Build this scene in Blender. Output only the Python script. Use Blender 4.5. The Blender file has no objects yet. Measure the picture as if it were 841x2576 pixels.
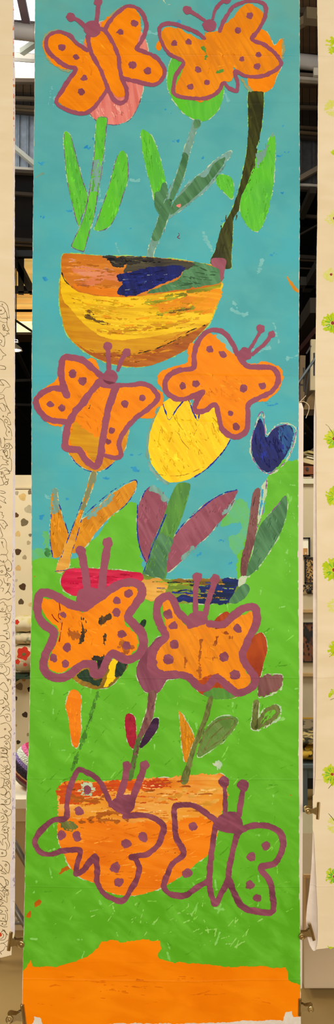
import bpy, bmesh, math, random
import numpy as np
from mathutils import Vector, Matrix
random.seed(7)
COL = bpy.context.scene.collection
# ------------------------------------------------------------------ camera frame (841 x 2576)
F = 1860.0; D = 2.40; H = 1.72; TH = math.radians(1.9)
CX, CY = 420.5, 1288.0
S = D / F                                   # metres per banner unit
def ray(px, py):
    a = (px - CX) / F; b = (CY - py) / F
    return Vector((a, math.cos(TH) - b*math.sin(TH), math.sin(TH) + b*math.cos(TH)))
CAM = Vector((0, -D, H))
def at(px, py, Y=0.0):                      # world point on the plane y = Y
    d = ray(px, py); return CAM + d * ((Y + D) / d.y)
def hp(px, py, h):                          # world point at height H + h
    d = ray(px, py); return CAM + d * (h / d.z)
def ppm(Y): return F / (Y + D)
ZTOP = at(CX, 0).z
def uv(p):
    w = at(p[0], p[1]); return (w.x / S + CX, (ZTOP - w.z) / S)
cam_data = bpy.data.cameras.new('camera'); cam = bpy.data.objects.new('camera', cam_data)
COL.objects.link(cam); bpy.context.scene.camera = cam
cam.location = CAM; cam.rotation_euler = (math.pi/2 + TH, 0, 0)
cam_data.sensor_fit = 'VERTICAL'; cam_data.sensor_height = 24; cam_data.lens = F / 2576 * 24
cam_data.clip_start = .05; cam_data.clip_end = 100

# ------------------------------------------------------------------ materials
def lin(c):
    return tuple((x/255/12.92 if x/255 <= .04045 else ((x/255+.055)/1.055)**2.4) for x in c) + (1,)
def N(nt, t, **kw):
    n = nt.nodes.new(t)
    for k, v in kw.items(): setattr(n, k, v)
    return n
def fold_group():
    g = bpy.data.node_groups.new('paper folds', 'ShaderNodeTree')
    g.interface.new_socket('Height', in_out='OUTPUT', socket_type='NodeSocketFloat')
    out = N(g, 'NodeGroupOutput'); tc = N(g, 'ShaderNodeTexCoord')
    sx = N(g, 'ShaderNodeSeparateXYZ'); g.links.new(tc.outputs['Object'], sx.inputs[0])
    nz = N(g, 'ShaderNodeTexNoise'); nz.inputs['Scale'].default_value = 3; g.links.new(tc.outputs['Object'], nz.inputs['Vector'])
    m = N(g, 'ShaderNodeMath', operation='MULTIPLY_ADD'); g.links.new(nz.outputs[0], m.inputs[0]); m.inputs[1].default_value = .012
    g.links.new(sx.outputs['Z'], m.inputs[2])
    last = None
    for y, a in FOLDS:
        z = at(CX, y).z + .006
        s = N(g, 'ShaderNodeMath', operation='SUBTRACT'); g.links.new(m.outputs[0], s.inputs[0]); s.inputs[1].default_value = z
        b = N(g, 'ShaderNodeMath', operation='ABSOLUTE'); g.links.new(s.outputs[0], b.inputs[0])
        c = N(g, 'ShaderNodeMapRange'); g.links.new(b.outputs[0], c.inputs[0]); c.inputs[2].default_value = .0035
        c.inputs[3].default_value = a; c.inputs[4].default_value = 0
        if last is None: last = c.outputs[0]
        else:
            d = N(g, 'ShaderNodeMath', operation='ADD'); g.links.new(last, d.inputs[0]); g.links.new(c.outputs[0], d.inputs[1]); last = d.outputs[0]
    # soft cockling of the sheet
    n2 = N(g, 'ShaderNodeTexNoise'); n2.inputs['Scale'].default_value = 5; n2.inputs['Detail'].default_value = 3; g.links.new(tc.outputs['Object'], n2.inputs['Vector'])
    d = N(g, 'ShaderNodeMath', operation='MULTIPLY_ADD'); g.links.new(n2.outputs[0], d.inputs[0]); d.inputs[1].default_value = 1.5; g.links.new(last, d.inputs[2])
    g.links.new(d.outputs[0], out.inputs[0])
    return g
FOLDS = [(140, .9), (258, .35), (945, .8), (1002, .3), (1060, .6), (1186, .5), (1705, .9), (1962, .9), (2232, .7), (2468, .7), (2420, .2)]
FOLD = fold_group()
MC = {}
def paint(c1, c2=None, c3=None, ang=0.0, stretch=9, scale=60, mott=7, rough=.5, bump=.5, grad=None, sp=.07):
    """brushed poster paint: c1 with streaks of c2 and soft mottling of c3"""
    key = (c1, c2, c3, ang, stretch, scale, mott, rough, bump, grad)
    if key in MC: return MC[key]
    c2 = c2 or tuple(min(255, int(x*1.09+5)) for x in c1); c3 = c3 or tuple(int(x*.9) for x in c1)
    m = bpy.data.materials.new('paint'); m.use_nodes = True; nt = m.node_tree; L = nt.links
    b = nt.nodes['Principled BSDF']; b.inputs['Roughness'].default_value = rough
    b.inputs['Specular IOR Level'].default_value = sp
    tc = N(nt, 'ShaderNodeTexCoord'); mp = N(nt, 'ShaderNodeMapping', vector_type='TEXTURE'); L.new(tc.outputs['Object'], mp.inputs[0])
    mp.inputs['Rotation'].default_value = (0, math.radians(ang), 0); mp.inputs['Scale'].default_value = (stretch, 1, 1)
    n1 = N(nt, 'ShaderNodeTexNoise'); n1.inputs['Scale'].default_value = scale; n1.inputs['Detail'].default_value = 4; n1.inputs['Distortion'].default_value = .5; L.new(mp.outputs[0], n1.inputs['Vector'])
    n2 = N(nt, 'ShaderNodeTexNoise'); n2.inputs['Scale'].default_value = mott; n2.inputs['Detail'].default_value = 5; L.new(tc.outputs['Object'], n2.inputs['Vector'])
    r1 = N(nt, 'ShaderNodeMapRange'); L.new(n1.outputs[0], r1.inputs[0]); r1.inputs[1].default_value = .42; r1.inputs[2].default_value = .78
    r2 = N(nt, 'ShaderNodeMapRange'); L.new(n2.outputs[0], r2.inputs[0]); r2.inputs[1].default_value = .4; r2.inputs[2].default_value = .65
    base = lin(c1)
    mx = N(nt, 'ShaderNodeMix', data_type='RGBA'); mx.inputs[6].default_value = base; mx.inputs[7].default_value = lin(c3); L.new(r2.outputs[0], mx.inputs[0])
    if grad:                               # sky's own drift; on field and mauve, light falloff put into the colour: (z_low, z_high, colour_low)
        sx = N(nt, 'ShaderNodeSeparateXYZ'); L.new(tc.outputs['Object'], sx.inputs[0])
        gr = N(nt, 'ShaderNodeMapRange'); L.new(sx.outputs['Z'], gr.inputs[0]); gr.inputs[1].default_value = grad[0]; gr.inputs[2].default_value = grad[1]
        gm = N(nt, 'ShaderNodeMix', data_type='RGBA'); gm.inputs[6].default_value = lin(grad[2]); gm.inputs[7].default_value = base
        L.new(gr.outputs[0], gm.inputs[0]); L.new(gm.outputs[2], mx.inputs[6])
    m2 = N(nt, 'ShaderNodeMix', data_type='RGBA'); L.new(mx.outputs[2], m2.inputs[6]); m2.inputs[7].default_value = lin(c2); L.new(r1.outputs[0], m2.inputs[0])
    L.new(m2.outputs[2], b.inputs['Base Color'])
    fg = N(nt, 'ShaderNodeGroup'); fg.node_tree = FOLD
    ad = N(nt, 'ShaderNodeMath', operation='MULTIPLY_ADD'); L.new(n1.outputs[0], ad.inputs[0]); ad.inputs[1].default_value = bump; L.new(fg.outputs[0], ad.inputs[2])
    bp = N(nt, 'ShaderNodeBump'); bp.inputs['Distance'].default_value = .0022; bp.inputs['Strength'].default_value = .5; L.new(ad.outputs[0], bp.inputs['Height'])
    L.new(bp.outputs[0], b.inputs['Normal'])
    MC[key] = m; return m
def plain(c, rough=.6, metal=0, emit=0, noise=.12, nscale=6, alpha=None, bump=0):
    key = ('p', c, rough, metal, emit, noise, nscale, bump)
    if key in MC: return MC[key]
    m = bpy.data.materials.new('surface'); m.use_nodes = True; nt = m.node_tree; b = nt.nodes['Principled BSDF']
    b.inputs['Roughness'].default_value = rough; b.inputs['Metallic'].default_value = metal
    tc = N(nt, 'ShaderNodeTexCoord'); n = N(nt, 'ShaderNodeTexNoise'); n.inputs['Scale'].default_value = nscale; n.inputs['Detail'].default_value = 5
    nt.links.new(tc.outputs['Object'], n.inputs['Vector'])
    mx = N(nt, 'ShaderNodeMix', data_type='RGBA'); k = 1 - noise
    mx.inputs[6].default_value = lin(tuple(x*k for x in c)); mx.inputs[7].default_value = lin(tuple(min(255, x/k) for x in c))
    nt.links.new(n.outputs[0], mx.inputs[0]); nt.links.new(mx.outputs[2], b.inputs['Base Color'])
    if bump:
        bp = N(nt, 'ShaderNodeBump'); bp.inputs['Distance'].default_value = bump; nt.links.new(n.outputs[0], bp.inputs['Height']); nt.links.new(bp.outputs[0], b.inputs['Normal'])
    if emit:
        b.inputs['Emission Color'].default_value = lin(c); b.inputs['Emission Strength'].default_value = emit
    MC[key] = m; return m

# ------------------------------------------------------------------ object helpers
def link(name, me, mat=None, parent=None, smooth=False):
    o = bpy.data.objects.new(name, me); COL.objects.link(o)
    if mat: me.materials.append(mat)
    if parent:
        o.parent = parent
        if parent.type == 'EMPTY' and not parent.get('local'): o.matrix_parent_inverse = Matrix.Translation(parent.location).inverted()
    if smooth:
        for p in me.polygons: p.use_smooth = True
    return o
def tag(o, label=None, cat=None, group=None, kind=None):
    if label: o['label'] = label
    if cat: o['category'] = cat
    if group: o['group'] = group
    if kind: o['kind'] = kind
    return o
def empty(name, loc=(0, 0, 0)):
    o = bpy.data.objects.new(name, None); COL.objects.link(o); o.location = loc; o.empty_display_size = .05; return o
def bm_obj(name, bm, mat, parent=None, smooth=False, world=False):
    bmesh.ops.recalc_face_normals(bm, faces=bm.faces)
    me = bpy.data.meshes.new(name); bm.to_mesh(me); bm.free()
    o = link(name, me, mat, parent, smooth)
    return o
def b_box(bm, c, s, rot=None, bev=0):
    t = bmesh.new(); bmesh.ops.create_cube(t, size=1)
    for v in t.verts: v.co = Vector((v.co.x*s[0], v.co.y*s[1], v.co.z*s[2]))
    if bev: bmesh.ops.bevel(t, geom=list(t.edges), offset=bev, segments=2, affect='EDGES', profile=.7)
    for v in t.verts:
        if rot: v.co = rot @ v.co
        v.co += Vector(c)
    me = bpy.data.meshes.new('t'); t.to_mesh(me); bm.from_mesh(me); bpy.data.meshes.remove(me); t.free()
def b_tube(bm, pts, r, seg=10, caps=True):
    pts = [Vector(p) for p in pts]; rs = r if isinstance(r, (list, tuple)) else [r]*len(pts); prev = None; ref = None
    for i, p in enumerate(pts):
        t = (pts[min(i+1, len(pts)-1)] - pts[max(i-1, 0)]).normalized()
        if ref is None: ref = t.orthogonal().normalized()
        else: ref = (ref - t*ref.dot(t)).normalized()
        b2 = t.cross(ref)
        ring = [bm.verts.new(p + (ref*math.cos(a) + b2*math.sin(a))*rs[i]) for a in [2*math.pi*k/seg for k in range(seg)]]
        if prev:
            for k in range(seg): bm.faces.new((prev[k], prev[(k+1) % seg], ring[(k+1) % seg], ring[k]))
        elif caps: bm.faces.new(ring[::-1])
        prev = ring
    if caps: bm.faces.new(prev)
def b_bar(bm, a, b, w, h):                     # rectangular bar from a to b
    a, b = Vector(a), Vector(b); t = (b-a).normalized(); up = Vector((0, 0, 1))
    if abs(t.z) > .95: up = Vector((0, 1, 0))
    s = t.cross(up).normalized(); u = s.cross(t).normalized(); vs = []
    for p in (a, b):
        for i, j in ((-1, -1), (1, -1), (1, 1), (-1, 1)): vs.append(bm.verts.new(p + s*i*w/2 + u*j*h/2))
    for f in ((0,1,2,3), (7,6,5,4), (0,4,5,1), (1,5,6,2), (2,6,7,3), (3,7,4,0)): bm.faces.new([vs[k] for k in f])
def box(name, c, s, mat, parent=None, rot=None, bev=0, **k):
    bm = bmesh.new(); b_box(bm, c, s, rot, bev); o = bm_obj(name, bm, mat, parent, world=True); tag(o, **k); return o

# ------------------------------------------------------------------ raster-field paint builder
def vnoise(x, y, seed=0):
    xi = np.floor(x).astype(np.int64); yi = np.floor(y).astype(np.int64); fx = x-xi; fy = y-yi
    fx = fx*fx*(3-2*fx); fy = fy*fy*(3-2*fy)
    def h(a, b):
        n = (a*374761393 + b*668265263 + seed*982451653) & 0x7fffffff
        n = ((n ^ (n >> 13))*1274126177) & 0x7fffffff
        return ((n ^ (n >> 16)) & 0xffff) / 65535.0
    return (h(xi, yi)*(1-fx)+h(xi+1, yi)*fx)*(1-fy) + (h(xi, yi+1)*(1-fx)+h(xi+1, yi+1)*fx)*fy
BLK = 24
_sl = [(-200, .0), (140, .035), (258, -.03), (600, .02), (945, -.03), (1060, .035), (1186, -.025), (1450, .015), (1705, .03), (1962, -.03), (2232, .025), (2468, -.03), (2900, 0)]
def _f():
    out = [0.0]; v = -240; n = []
    while v < 2900:
        n.append(v)
        s = 0
        for y, k in _sl:
            if v >= y: s = k
        out.append(out[-1] + s*BLK*S*.6); v += BLK
    n.append(v); return np.array(n, float), np.array(out)
FV, FY = _f(); FY = FY - FY.mean()
GU = np.arange(-1200, 2400, BLK).astype(float); GY = .004*np.sin(GU/105.0+.6) + .002*np.sin(GU/43.0)
def surf(u, v, ch=1.0): return ch*np.interp(v, FV, FY) + np.interp(u, GU, GY)
def catmull(pts, closed, step=4.0):
    n = len(pts); out = []; P = [np.array(p, float) for p in pts]
    for i in range(n if closed else n-1):
        if closed: p0, p1, p2, p3 = P[(i-1) % n], P[i], P[(i+1) % n], P[(i+2) % n]
        else: p0, p1, p2, p3 = P[max(i-1, 0)], P[i], P[i+1], P[min(i+2, n-1)]
        L = np.linalg.norm(p2-p1); k = max(1, int(L/step))
        for j in range(k):
            t = j/k; out.append(.5*((2*p1)+(-p0+p2)*t+(2*p0-5*p1+4*p2-p3)*t*t+(-p0+3*p1-3*p2+p3)*t**3))
    if not closed: out.append(P[-1])
    return np.array(out)
class Field:
    def __init__(s, bbox, res=1.5):
        s.res = res; s.x0 = math.floor(bbox[0]/BLK)*BLK; s.y0 = math.floor(bbox[1]/BLK)*BLK
        s.nb = int(BLK/res)
        s.bx = math.ceil((bbox[2]-s.x0)/BLK); s.by = math.ceil((bbox[3]-s.y0)/BLK)
        nx = s.bx*s.nb+1; ny = s.by*s.nb+1
        s.X, s.Y = np.meshgrid(s.x0+np.arange(nx)*res, s.y0+np.arange(ny)*res); s.D = np.full(s.X.shape, -30.0)
    def _dist(s, pts, closed, R, fn):
        n = len(pts)
        for i in range(n if closed else max(1, n-1)):
            a = pts[i]; b = pts[(i+1) % n]
            r = R[i] if hasattr(R, '__len__') else R
            xa = min(a[0], b[0])-r; xb = max(a[0], b[0])+r; ya = min(a[1], b[1])-r; yb = max(a[1], b[1])+r
            i0 = max(0, int((xa-s.x0)/s.res)); i1 = min(s.X.shape[1], int((xb-s.x0)/s.res)+2)
            j0 = max(0, int((ya-s.y0)/s.res)); j1 = min(s.X.shape[0], int((yb-s.y0)/s.res)+2)
            if i1 <= i0 or j1 <= j0: continue
            X = s.X[j0:j1, i0:i1]; Y = s.Y[j0:j1, i0:i1]; dx = b[0]-a[0]; dy = b[1]-a[1]; l2 = dx*dx+dy*dy+1e-9
            t = np.clip(((X-a[0])*dx+(Y-a[1])*dy)/l2, 0, 1)
            fn(np.hypot(X-a[0]-t*dx, Y-a[1]-t*dy), (slice(j0, j1), slice(i0, i1)), i)
    def stroke(s, pts, w, closed=False):
        def fn(d, sl, i):
            ww = w[i] if hasattr(w, '__len__') else w
            s.D[sl] = np.maximum(s.D[sl], ww/2 - d)
        s._dist(pts, closed, (max(w) if hasattr(w, '__len__') else w)/2+6, fn)
    def poly(s, pts):
        dd = np.full(s.X.shape, 14.0)
        def fn(d, sl, i): dd[sl] = np.minimum(dd[sl], d)
        s._dist(pts, True, 14, fn)
        ins = np.zeros(s.X.shape, bool); n = len(pts)
        for i in range(n):
            a = pts[i]; b = pts[(i+1) % n]
            if a[1] == b[1]: continue
            j0 = max(0, int((min(a[1], b[1])-s.y0)/s.res)-1); j1 = min(s.X.shape[0], int((max(a[1], b[1])-s.y0)/s.res)+2)
            if j1 <= j0: continue
            X = s.X[j0:j1]; Y = s.Y[j0:j1]
            ins[j0:j1] ^= ((a[1] > Y) != (b[1] > Y)) & (X < (b[0]-a[0])*(Y-a[1])/(b[1]-a[1])+a[0])
        s.D = np.maximum(s.D, np.where(ins, dd, -dd))
    def rough(s, j=1.2, seed=0, dry=0, ang=0):
        s.D += j*(vnoise(s.X/3.5, s.Y/3.5, seed)-.5) + 1.6*j*(vnoise(s.X/11, s.Y/11, seed+5)-.5)
        if dry:
            a = math.radians(ang); u = s.X*math.cos(a)+s.Y*math.sin(a); v = -s.X*math.sin(a)+s.Y*math.cos(a)
            n = vnoise(u/22, v/1.9, seed+9)*.7 + vnoise(u/6, v/2.5, seed+11)*.3
            s.D -= dry*np.clip(n-.5, 0, 1)*2
    def mesh(s, name, y, ch=1.0):
        Dm = s.D > 0; nb = s.nb; V = []; FA = []; idx = {}
        def gv(i, j):
            k = (i, j)
            if k not in idx: idx[k] = len(V); V.append((s.x0+i*s.res, s.y0+j*s.res))
            return idx[k]
        full = Dm[:-1, :-1] & Dm[1:, :-1] & Dm[:-1, 1:] & Dm[1:, 1:]
        anyc = Dm[:-1, :-1] | Dm[1:, :-1] | Dm[:-1, 1:] | Dm[1:, 1:]
        Dv = s.D
        for bj in range(s.by):
            for bi in range(s.bx):
                fb = full[bj*nb:(bj+1)*nb, bi*nb:(bi+1)*nb]
                if fb.all():
                    i, j = bi*nb, bj*nb
                    FA.append((gv(i, j), gv(i, j+nb), gv(i+nb, j+nb), gv(i+nb, j))); continue
                ab = anyc[bj*nb:(bj+1)*nb, bi*nb:(bi+1)*nb]
                if not ab.any(): continue
                for jj in range(nb):
                    if not ab[jj].any(): continue
                    j = bj*nb+jj; ii = 0; fr = fb[jj]; ar = ab[jj]
                    while ii < nb:
                        if fr[ii]:
                            k = ii
                            while k < nb and fr[k]: k += 1
                            i = bi*nb+ii; e = bi*nb+k
                            FA.append((gv(i, j), gv(i, j+1), gv(e, j+1), gv(e, j))); ii = k; continue
                        if ar[ii]:
                            i = bi*nb+ii; cs = ((i, j), (i, j+1), (i+1, j+1), (i+1, j)); f = []
                            for q in range(4):
                                a = cs[q]; b = cs[(q+1) % 4]; da = Dv[a[1], a[0]]; db = Dv[b[1], b[0]]
                                if da > 0: f.append(gv(*a))
                                if (da > 0) != (db > 0):
                                    k = ('e',)+tuple(sorted((a, b)))
                                    if k not in idx:
                                        t = da/(da-db); idx[k] = len(V)
                                        V.append((s.x0+(a[0]+(b[0]-a[0])*t)*s.res, s.y0+(a[1]+(b[1]-a[1])*t)*s.res))
                                    f.append(idx[k])
                            if len(f) > 2: FA.append(tuple(f))
                        ii += 1
        V = np.array(V, float).reshape(-1, 2); me = bpy.data.meshes.new(name)
        yy = surf(V[:, 0], V[:, 1], ch) + y
        W = np.stack([(V[:, 0]-CX)*S, yy, ZTOP - V[:, 1]*S], 1)
        me.from_pydata(W.tolist(), [], FA); me.update(); return me
LAY = .00022
_seed = [0]
def bbox_of(ls, pad):
    a = np.concatenate(ls); return (a[:, 0].min()-pad, a[:, 1].min()-pad, a[:, 0].max()+pad, a[:, 1].max()+pad)
def P(t, s):                                   # tile + "x,y x,y" -> banner units
    ox, oy, k = T[t] if not isinstance(t, tuple) else t
    return [uv((float(a.split(',')[0])/k+ox, float(a.split(',')[1])/k+oy)) for a in s.split()]
T = {0: (0, 0, 1), 1: (80, 0, 2.403), 2: (380, 0, 2.403), 3: (80, 300, 2.403), 4: (380, 300, 2.403), 5: (130, 600, 1.7894),
     6: (70, 850, 2.403), 7: (360, 800, 2.1025), 8: (70, 1170, 2.403), 9: (410, 1170, 2.403), 10: (70, 1410, 2.403),
     11: (330, 1420, 2.1025), 12: (140, 1690, 1.4017), 13: (60, 1900, 2.273), 14: (390, 1940, 2.403), 15: (0, 2220, 1)}
def blob(name, shapes, mat, lay, parent, j=1.2, dry=0, ang=0, sm=True, res=1.5, label=None, y0=0, ch=1.0, pad=6, clip=None):
    """shapes: list of ('p', pts) polygons, ('s', pts, w) strokes, ('c', pt, r) discs, all in banner units"""
    ls = []; its = []
    for sh in shapes:
        if sh[0] == 'p':
            q = catmull(sh[1], True) if sm else np.array(sh[1]); its.append(('p', q)); ls.append(q)
        elif sh[0] == 'P': q = np.array(sh[1]); its.append(('p', q)); ls.append(q)
        elif sh[0] == 's':
            q = catmull(sh[1], False, 3.0)
            for lo, hi in (((q[:, 0]-sh[2]).min(), 0),): pass
            its.append(('s', q, sh[2])); ls.append(q-sh[2]/2); ls.append(q+sh[2]/2)
        else:
            c = np.array(sh[1]); its.append(('c', c, sh[2])); ls.append(np.array([c-sh[2], c+sh[2]]))
    f = Field(bbox_of(ls, pad), res); _seed[0] += 1; sd = _seed[0]
    for it in its:
        if it[0] == 'p': f.poly(it[1])
        elif it[0] == 's':
            nn = len(it[1]); k = np.arange(nn+1)
            w = it[2]*(1+.22*(vnoise(k/9.0, k*0+.3, sd)-.5)); f.stroke(it[1], w)
        else:
            a = np.arctan2(f.Y-it[1][1], f.X-it[1][0]); r = it[2]*(1+.22*(vnoise(a*1.6+9, a*0+sd, sd)-.5))
            f.D = np.maximum(f.D, r-np.hypot(f.X-it[1][0], f.Y-it[1][1]))
    f.rough(j, sd*3, dry, ang)
    if clip is not None: f.D = np.minimum(f.D, clip(f))
    me = f.mesh(name, y0 - lay*LAY, ch)
    if name in STUFF: pass
    else: drop_islands(me)
    o = link(name, me, mat, parent)
    if label: o['label'] = label
    if name in STUFF: o['kind'] = 'stuff'
    return o
STUFF = {'brush_dabs', 'brush_marks', 'line_drawing', 'pencil_traces', 'paper_rim', 'paint_trace', 'petal_lines', 'paint_fleck'}
def drop_islands(me):
    n = len(me.vertices); par = list(range(n))
    def fd(a):
        while par[a] != a: par[a] = par[par[a]]; a = par[a]
        return a
    for p in me.polygons:
        v = p.vertices; r = fd(v[0])
        for k in v[1:]: par[fd(k)] = r
    area = {}
    for p in me.polygons: r = fd(p.vertices[0]); area[r] = area.get(r, 0)+p.area
    if len(area) < 2: return
    mx = max(area.values()); bad = [p.index for p in me.polygons if area[fd(p.vertices[0])] < mx*.03]
    if bad:
        bm = bmesh.new(); bm.from_mesh(me); bm.faces.ensure_lookup_table()
        bmesh.ops.delete(bm, geom=[bm.faces[i] for i in bad], context='FACES'); bm.to_mesh(me); bm.free()
def inside(p, q):
    c = False; n = len(q)
    for i in range(n):
        a = q[i]; b = q[(i+1) % n]
        if (a[1] > p[1]) != (b[1] > p[1]) and p[0] < (b[0]-a[0])*(p[1]-a[1])/(b[1]-a[1])+a[0]: c = not c
    return c
_sr = random.Random(77)
def streaks(parent, q, mat, lay, ang, n, L=24, w=1.6, bend=.15, away=3, dry=2.5, curve=None):
    xs = [p[0] for p in q]; ys = [p[1] for p in q]; sh = []; t = 0
    while len(sh) < n and t < n*30:
        t += 1; x = _sr.uniform(min(xs), max(xs)); y = _sr.uniform(min(ys), max(ys))
        a = math.radians(ang + (curve(x, y) if curve else 0)) + _sr.gauss(0, bend); l = L*_sr.uniform(.4, 1.2)/2; dx, dy = math.cos(a)*l, math.sin(a)*l
        nx, ny = -math.sin(a)*_sr.gauss(0, .08)*l, math.cos(a)*_sr.gauss(0, .08)*l
        if all(inside((x+k*dx*1.08, y+k*dy*1.08), q) for k in (-1, 0, 1)) and inside((x+ny*0-math.sin(a)*away, y+math.cos(a)*away), q):
            sh.append(('s', [(x-dx, y-dy), (x+nx, y+ny), (x+dx, y+dy)], w*_sr.uniform(.6, 1.5)))
    if sh: blob('brush_marks', sh, mat, lay, parent, j=1.6, dry=dry, ang=ang, res=1.0)
def circ(t, x, y, r):
    ox, oy, k = T[t]; return ('c', uv((x/k+ox, y/k+oy)), r/k)

# ================================================================== THE PAINTED BANNER
def zrow(y): return at(CX, y).z
SKY = paint((102, 167, 155), (92, 174, 168), (78, 162, 162), 12, 1.8, 14, 5, .5, .4, (zrow(620), zrow(100), (76, 172, 176)))
GREEN = paint((104, 184, 42), (112, 192, 52), (94, 172, 34), 35, 2.2, 22, 3.0, .42, .9, (zrow(2300), zrow(1500), (88, 164, 26)))  # darker lower end puts the dimmer light down the sheet into the colour
GROUND = paint((246, 130, 0), (255, 142, 8), (234, 116, 0), 10, 3, 18, 3, .42, .5)
PAPER = paint((222, 208, 186), (230, 216, 196), (212, 198, 176), 0, 1, 60, 5, .8, .1)
ORANGE = paint((244, 134, 4), (250, 142, 12), (228, 122, 8), 40, 6, 60, 9, .48, .7)
ORANGE2 = paint((234, 132, 14), (206, 118, 24), (244, 146, 22), 60, 8, 70, 8, .45, 1.0)
PURPLE = paint((152, 80, 96), (156, 84, 100), (146, 74, 90), 30, 5, 60, 8, .55, .6, (zrow(2050), zrow(1500), (110, 54, 68)))  # same mauve throughout; the lower light falloff is put into its colour
SPOT = paint((142, 74, 90), (154, 86, 100), (128, 64, 76), 30, 4, 60, 9, .55, .8)
LGREEN = paint((92, 190, 42), (112, 202, 62), (84, 174, 60), 80, 7, 60, 9, .45, .5)
SALMON = paint((222, 118, 106), (240, 152, 134), (212, 106, 92), 80, 9, 55, 9, .5, .7)
OCHRE = paint((214, 134, 16), (228, 156, 34), (192, 116, 16), 60, 9, 60, 8, .42, .9)
YELLOW = paint((252, 204, 8), (232, 176, 4), (254, 212, 24), 60, 10, 55, 8, .38, 1.0)
NAVY = paint((18, 24, 92), (26, 36, 116), (12, 16, 62), 70, 9, 70, 12, .32, 1.2)
GREY_GREEN = paint((74, 120, 76), (98, 148, 100), (60, 102, 62), 60, 9, 60, 9, .45, .9)
MIST = paint((116, 156, 140), (104, 140, 112), (128, 170, 160), 70, 6, 50, 12, .5, .6)
OLIVE = paint((58, 58, 22), (84, 88, 32), (42, 42, 20), 75, 9, 60, 10, .4, 1.0)
BLACKISH = paint((34, 30, 28), (74, 68, 48), (24, 22, 26), 0, 12, 60, 9, .35, 1.2)
RUST = paint((172, 88, 22), (190, 112, 38), (150, 70, 20), 10, 10, 60, 9, .42, .9)
YOCHRE = paint((206, 138, 12), (222, 164, 20), (186, 116, 14), 5, 12, 60, 8, .4, 1.0)
BYELLOW = paint((240, 190, 14), (208, 148, 10), (248, 204, 34), 5, 14, 50, 7, .38, 1.2)
CRIMSON = paint((206, 14, 62), (222, 52, 84), (184, 8, 48), 0, 9, 60, 9, .42, .8)
PLUM = paint((150, 78, 92), (164, 96, 106), (134, 66, 78), 60, 8, 60, 9, .45, .8)
BROWNPURPLE = paint((124, 76, 72), (146, 100, 92), (104, 60, 58), 75, 8, 60, 9, .45, .9)
DOLIVE = paint((104, 110, 52), (134, 136, 76), (88, 96, 40), 60, 8, 60, 9, .45, .9)
REDBROWN = paint((172, 70, 22), (204, 84, 24), (140, 44, 22), 75, 8, 50, 9, .36, 1.0)
DARKGREEN = paint((34, 58, 36), (60, 84, 52), (26, 36, 34), 60, 8, 60, 9, .36, 1.2)
STEMGREEN = paint((86, 142, 52), (104, 160, 66), (74, 124, 58), 80, 9, 50, 9, .45, 1.0)
REDORANGE = paint((206, 74, 18), (230, 104, 22), (178, 50, 24), 0, 9, 50, 9, .4, .8)
SANDOR = paint((232, 152, 44), (240, 176, 84), (222, 122, 22), 5, 9, 50, 9, .42, .9)
BOWLOR = paint((240, 126, 12), (248, 142, 30), (226, 110, 12), 12, 8, 40, 6, .42, .7)
WOOD = paint((226, 160, 48), (196, 122, 30), (236, 180, 90), 8, 14, 45, 9, .45, .9)
CRAYON_BLUE = paint((38, 52, 150), (60, 74, 170), (30, 40, 120), 0, 1, 90, 20, .7, .4)
CRAYON_PURPLE = paint((140, 80, 140), (168, 112, 168), (120, 60, 120), 0, 1, 90, 20, .7, .4)
PENCIL = paint((118, 96, 118), (140, 120, 140), (96, 76, 96), 0, 1, 90, 20, .7, .3)
INK = paint((42, 34, 30), (60, 50, 44), (30, 24, 22), 0, 1, 90, 20, .7, .3)
PALEGREEN = paint((146, 206, 104), (170, 216, 140), (128, 196, 96), 0, 1, 90, 20, .6, .4)
HALO = paint((190, 204, 160), (206, 206, 176), (150, 194, 150), 0, 2, 70, 20, .6, .4)
DAB = paint((46, 150, 188), (70, 165, 195), (34, 130, 180), 80, 4, 60, 9, .45, .6)
PALESKY = paint((118, 184, 176), (128, 190, 184), (108, 178, 172), 40, 4, 40, 9, .5, .5)
MIDMIX = paint((104, 182, 116), (96, 178, 140), (96, 180, 80), 45, 7, 40, 9, .45, .7)

banner = empty('painted_banner', (0, 0, zrow(2590)))
tag(banner, 'tall central painted paper banner of orange butterflies, tulips and flower bowls on blue and green', 'banner')
EL = [(88,-60),(87,0),(85,300),(82,600),(79,900),(78,1200),(79,1400),(80,1500),(76,1620),(75,1700),(73,1800),(71,1880),(67,1950),(65,2010),(63,2100),(61,2240),(59,2330),(57,2400),(55,2470),(54,2592)]
ER = [(755,-60),(755,0),(755,450),(754,700),(753,900),(752,1200),(751,1400),(752,1500),(754,1700),(753,1900),(755,2050),(754,2200),(756,2300),(757,2400),(758,2500),(758,2590)]
EU = [uv(p) for p in EL]; RU = [uv(p) for p in ER]
ELx = lambda v: np.interp(v, [p[1] for p in EU], [p[0] for p in EU]); ERx = lambda v: np.interp(v, [p[1] for p in RU], [p[0] for p in RU])
CLIP = lambda f: np.minimum(f.X-ELx(f.Y)-.4-.6*np.clip(vnoise(f.X*0+3, f.Y/9.0, 4)-.7, 0, 1)*6, ERx(f.Y)-f.X-.5-.6*np.clip(vnoise(f.X*0+3, f.Y/9.0, 8)-.66, 0, 1)*8)
o = blob('paper_sheet', [('P', EU+RU[::-1])], PAPER, 0, banner, j=.4, label='white paper sheet with bare edges')
o = blob('sky', [('P', [uv(p) for p in ((60,-55),(790,-55),(790,1500),(60,1500))])], SKY, 1, banner, j=0, clip=CLIP, label='turquoise painted sky')
sky = o
GB = "60,1402 78,1400 128,1402 146,1412 190,1405 216,1378 250,1343 282,1298 316,1268 341,1264 352,1300 352,1380 362,1440 400,1457 596,1457 597,1398 612,1378 617,1310 640,1295 664,1290 672,1207 680,1192 701,1170 702,1154 730,1158 790,1150 790,2500 60,2460 40,2440"
o = blob('field', [('P', P(0, GB))], GREEN, 2, banner, j=3.5, clip=CLIP, dry=1.5, label='bright green painted field')
field = o
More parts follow.
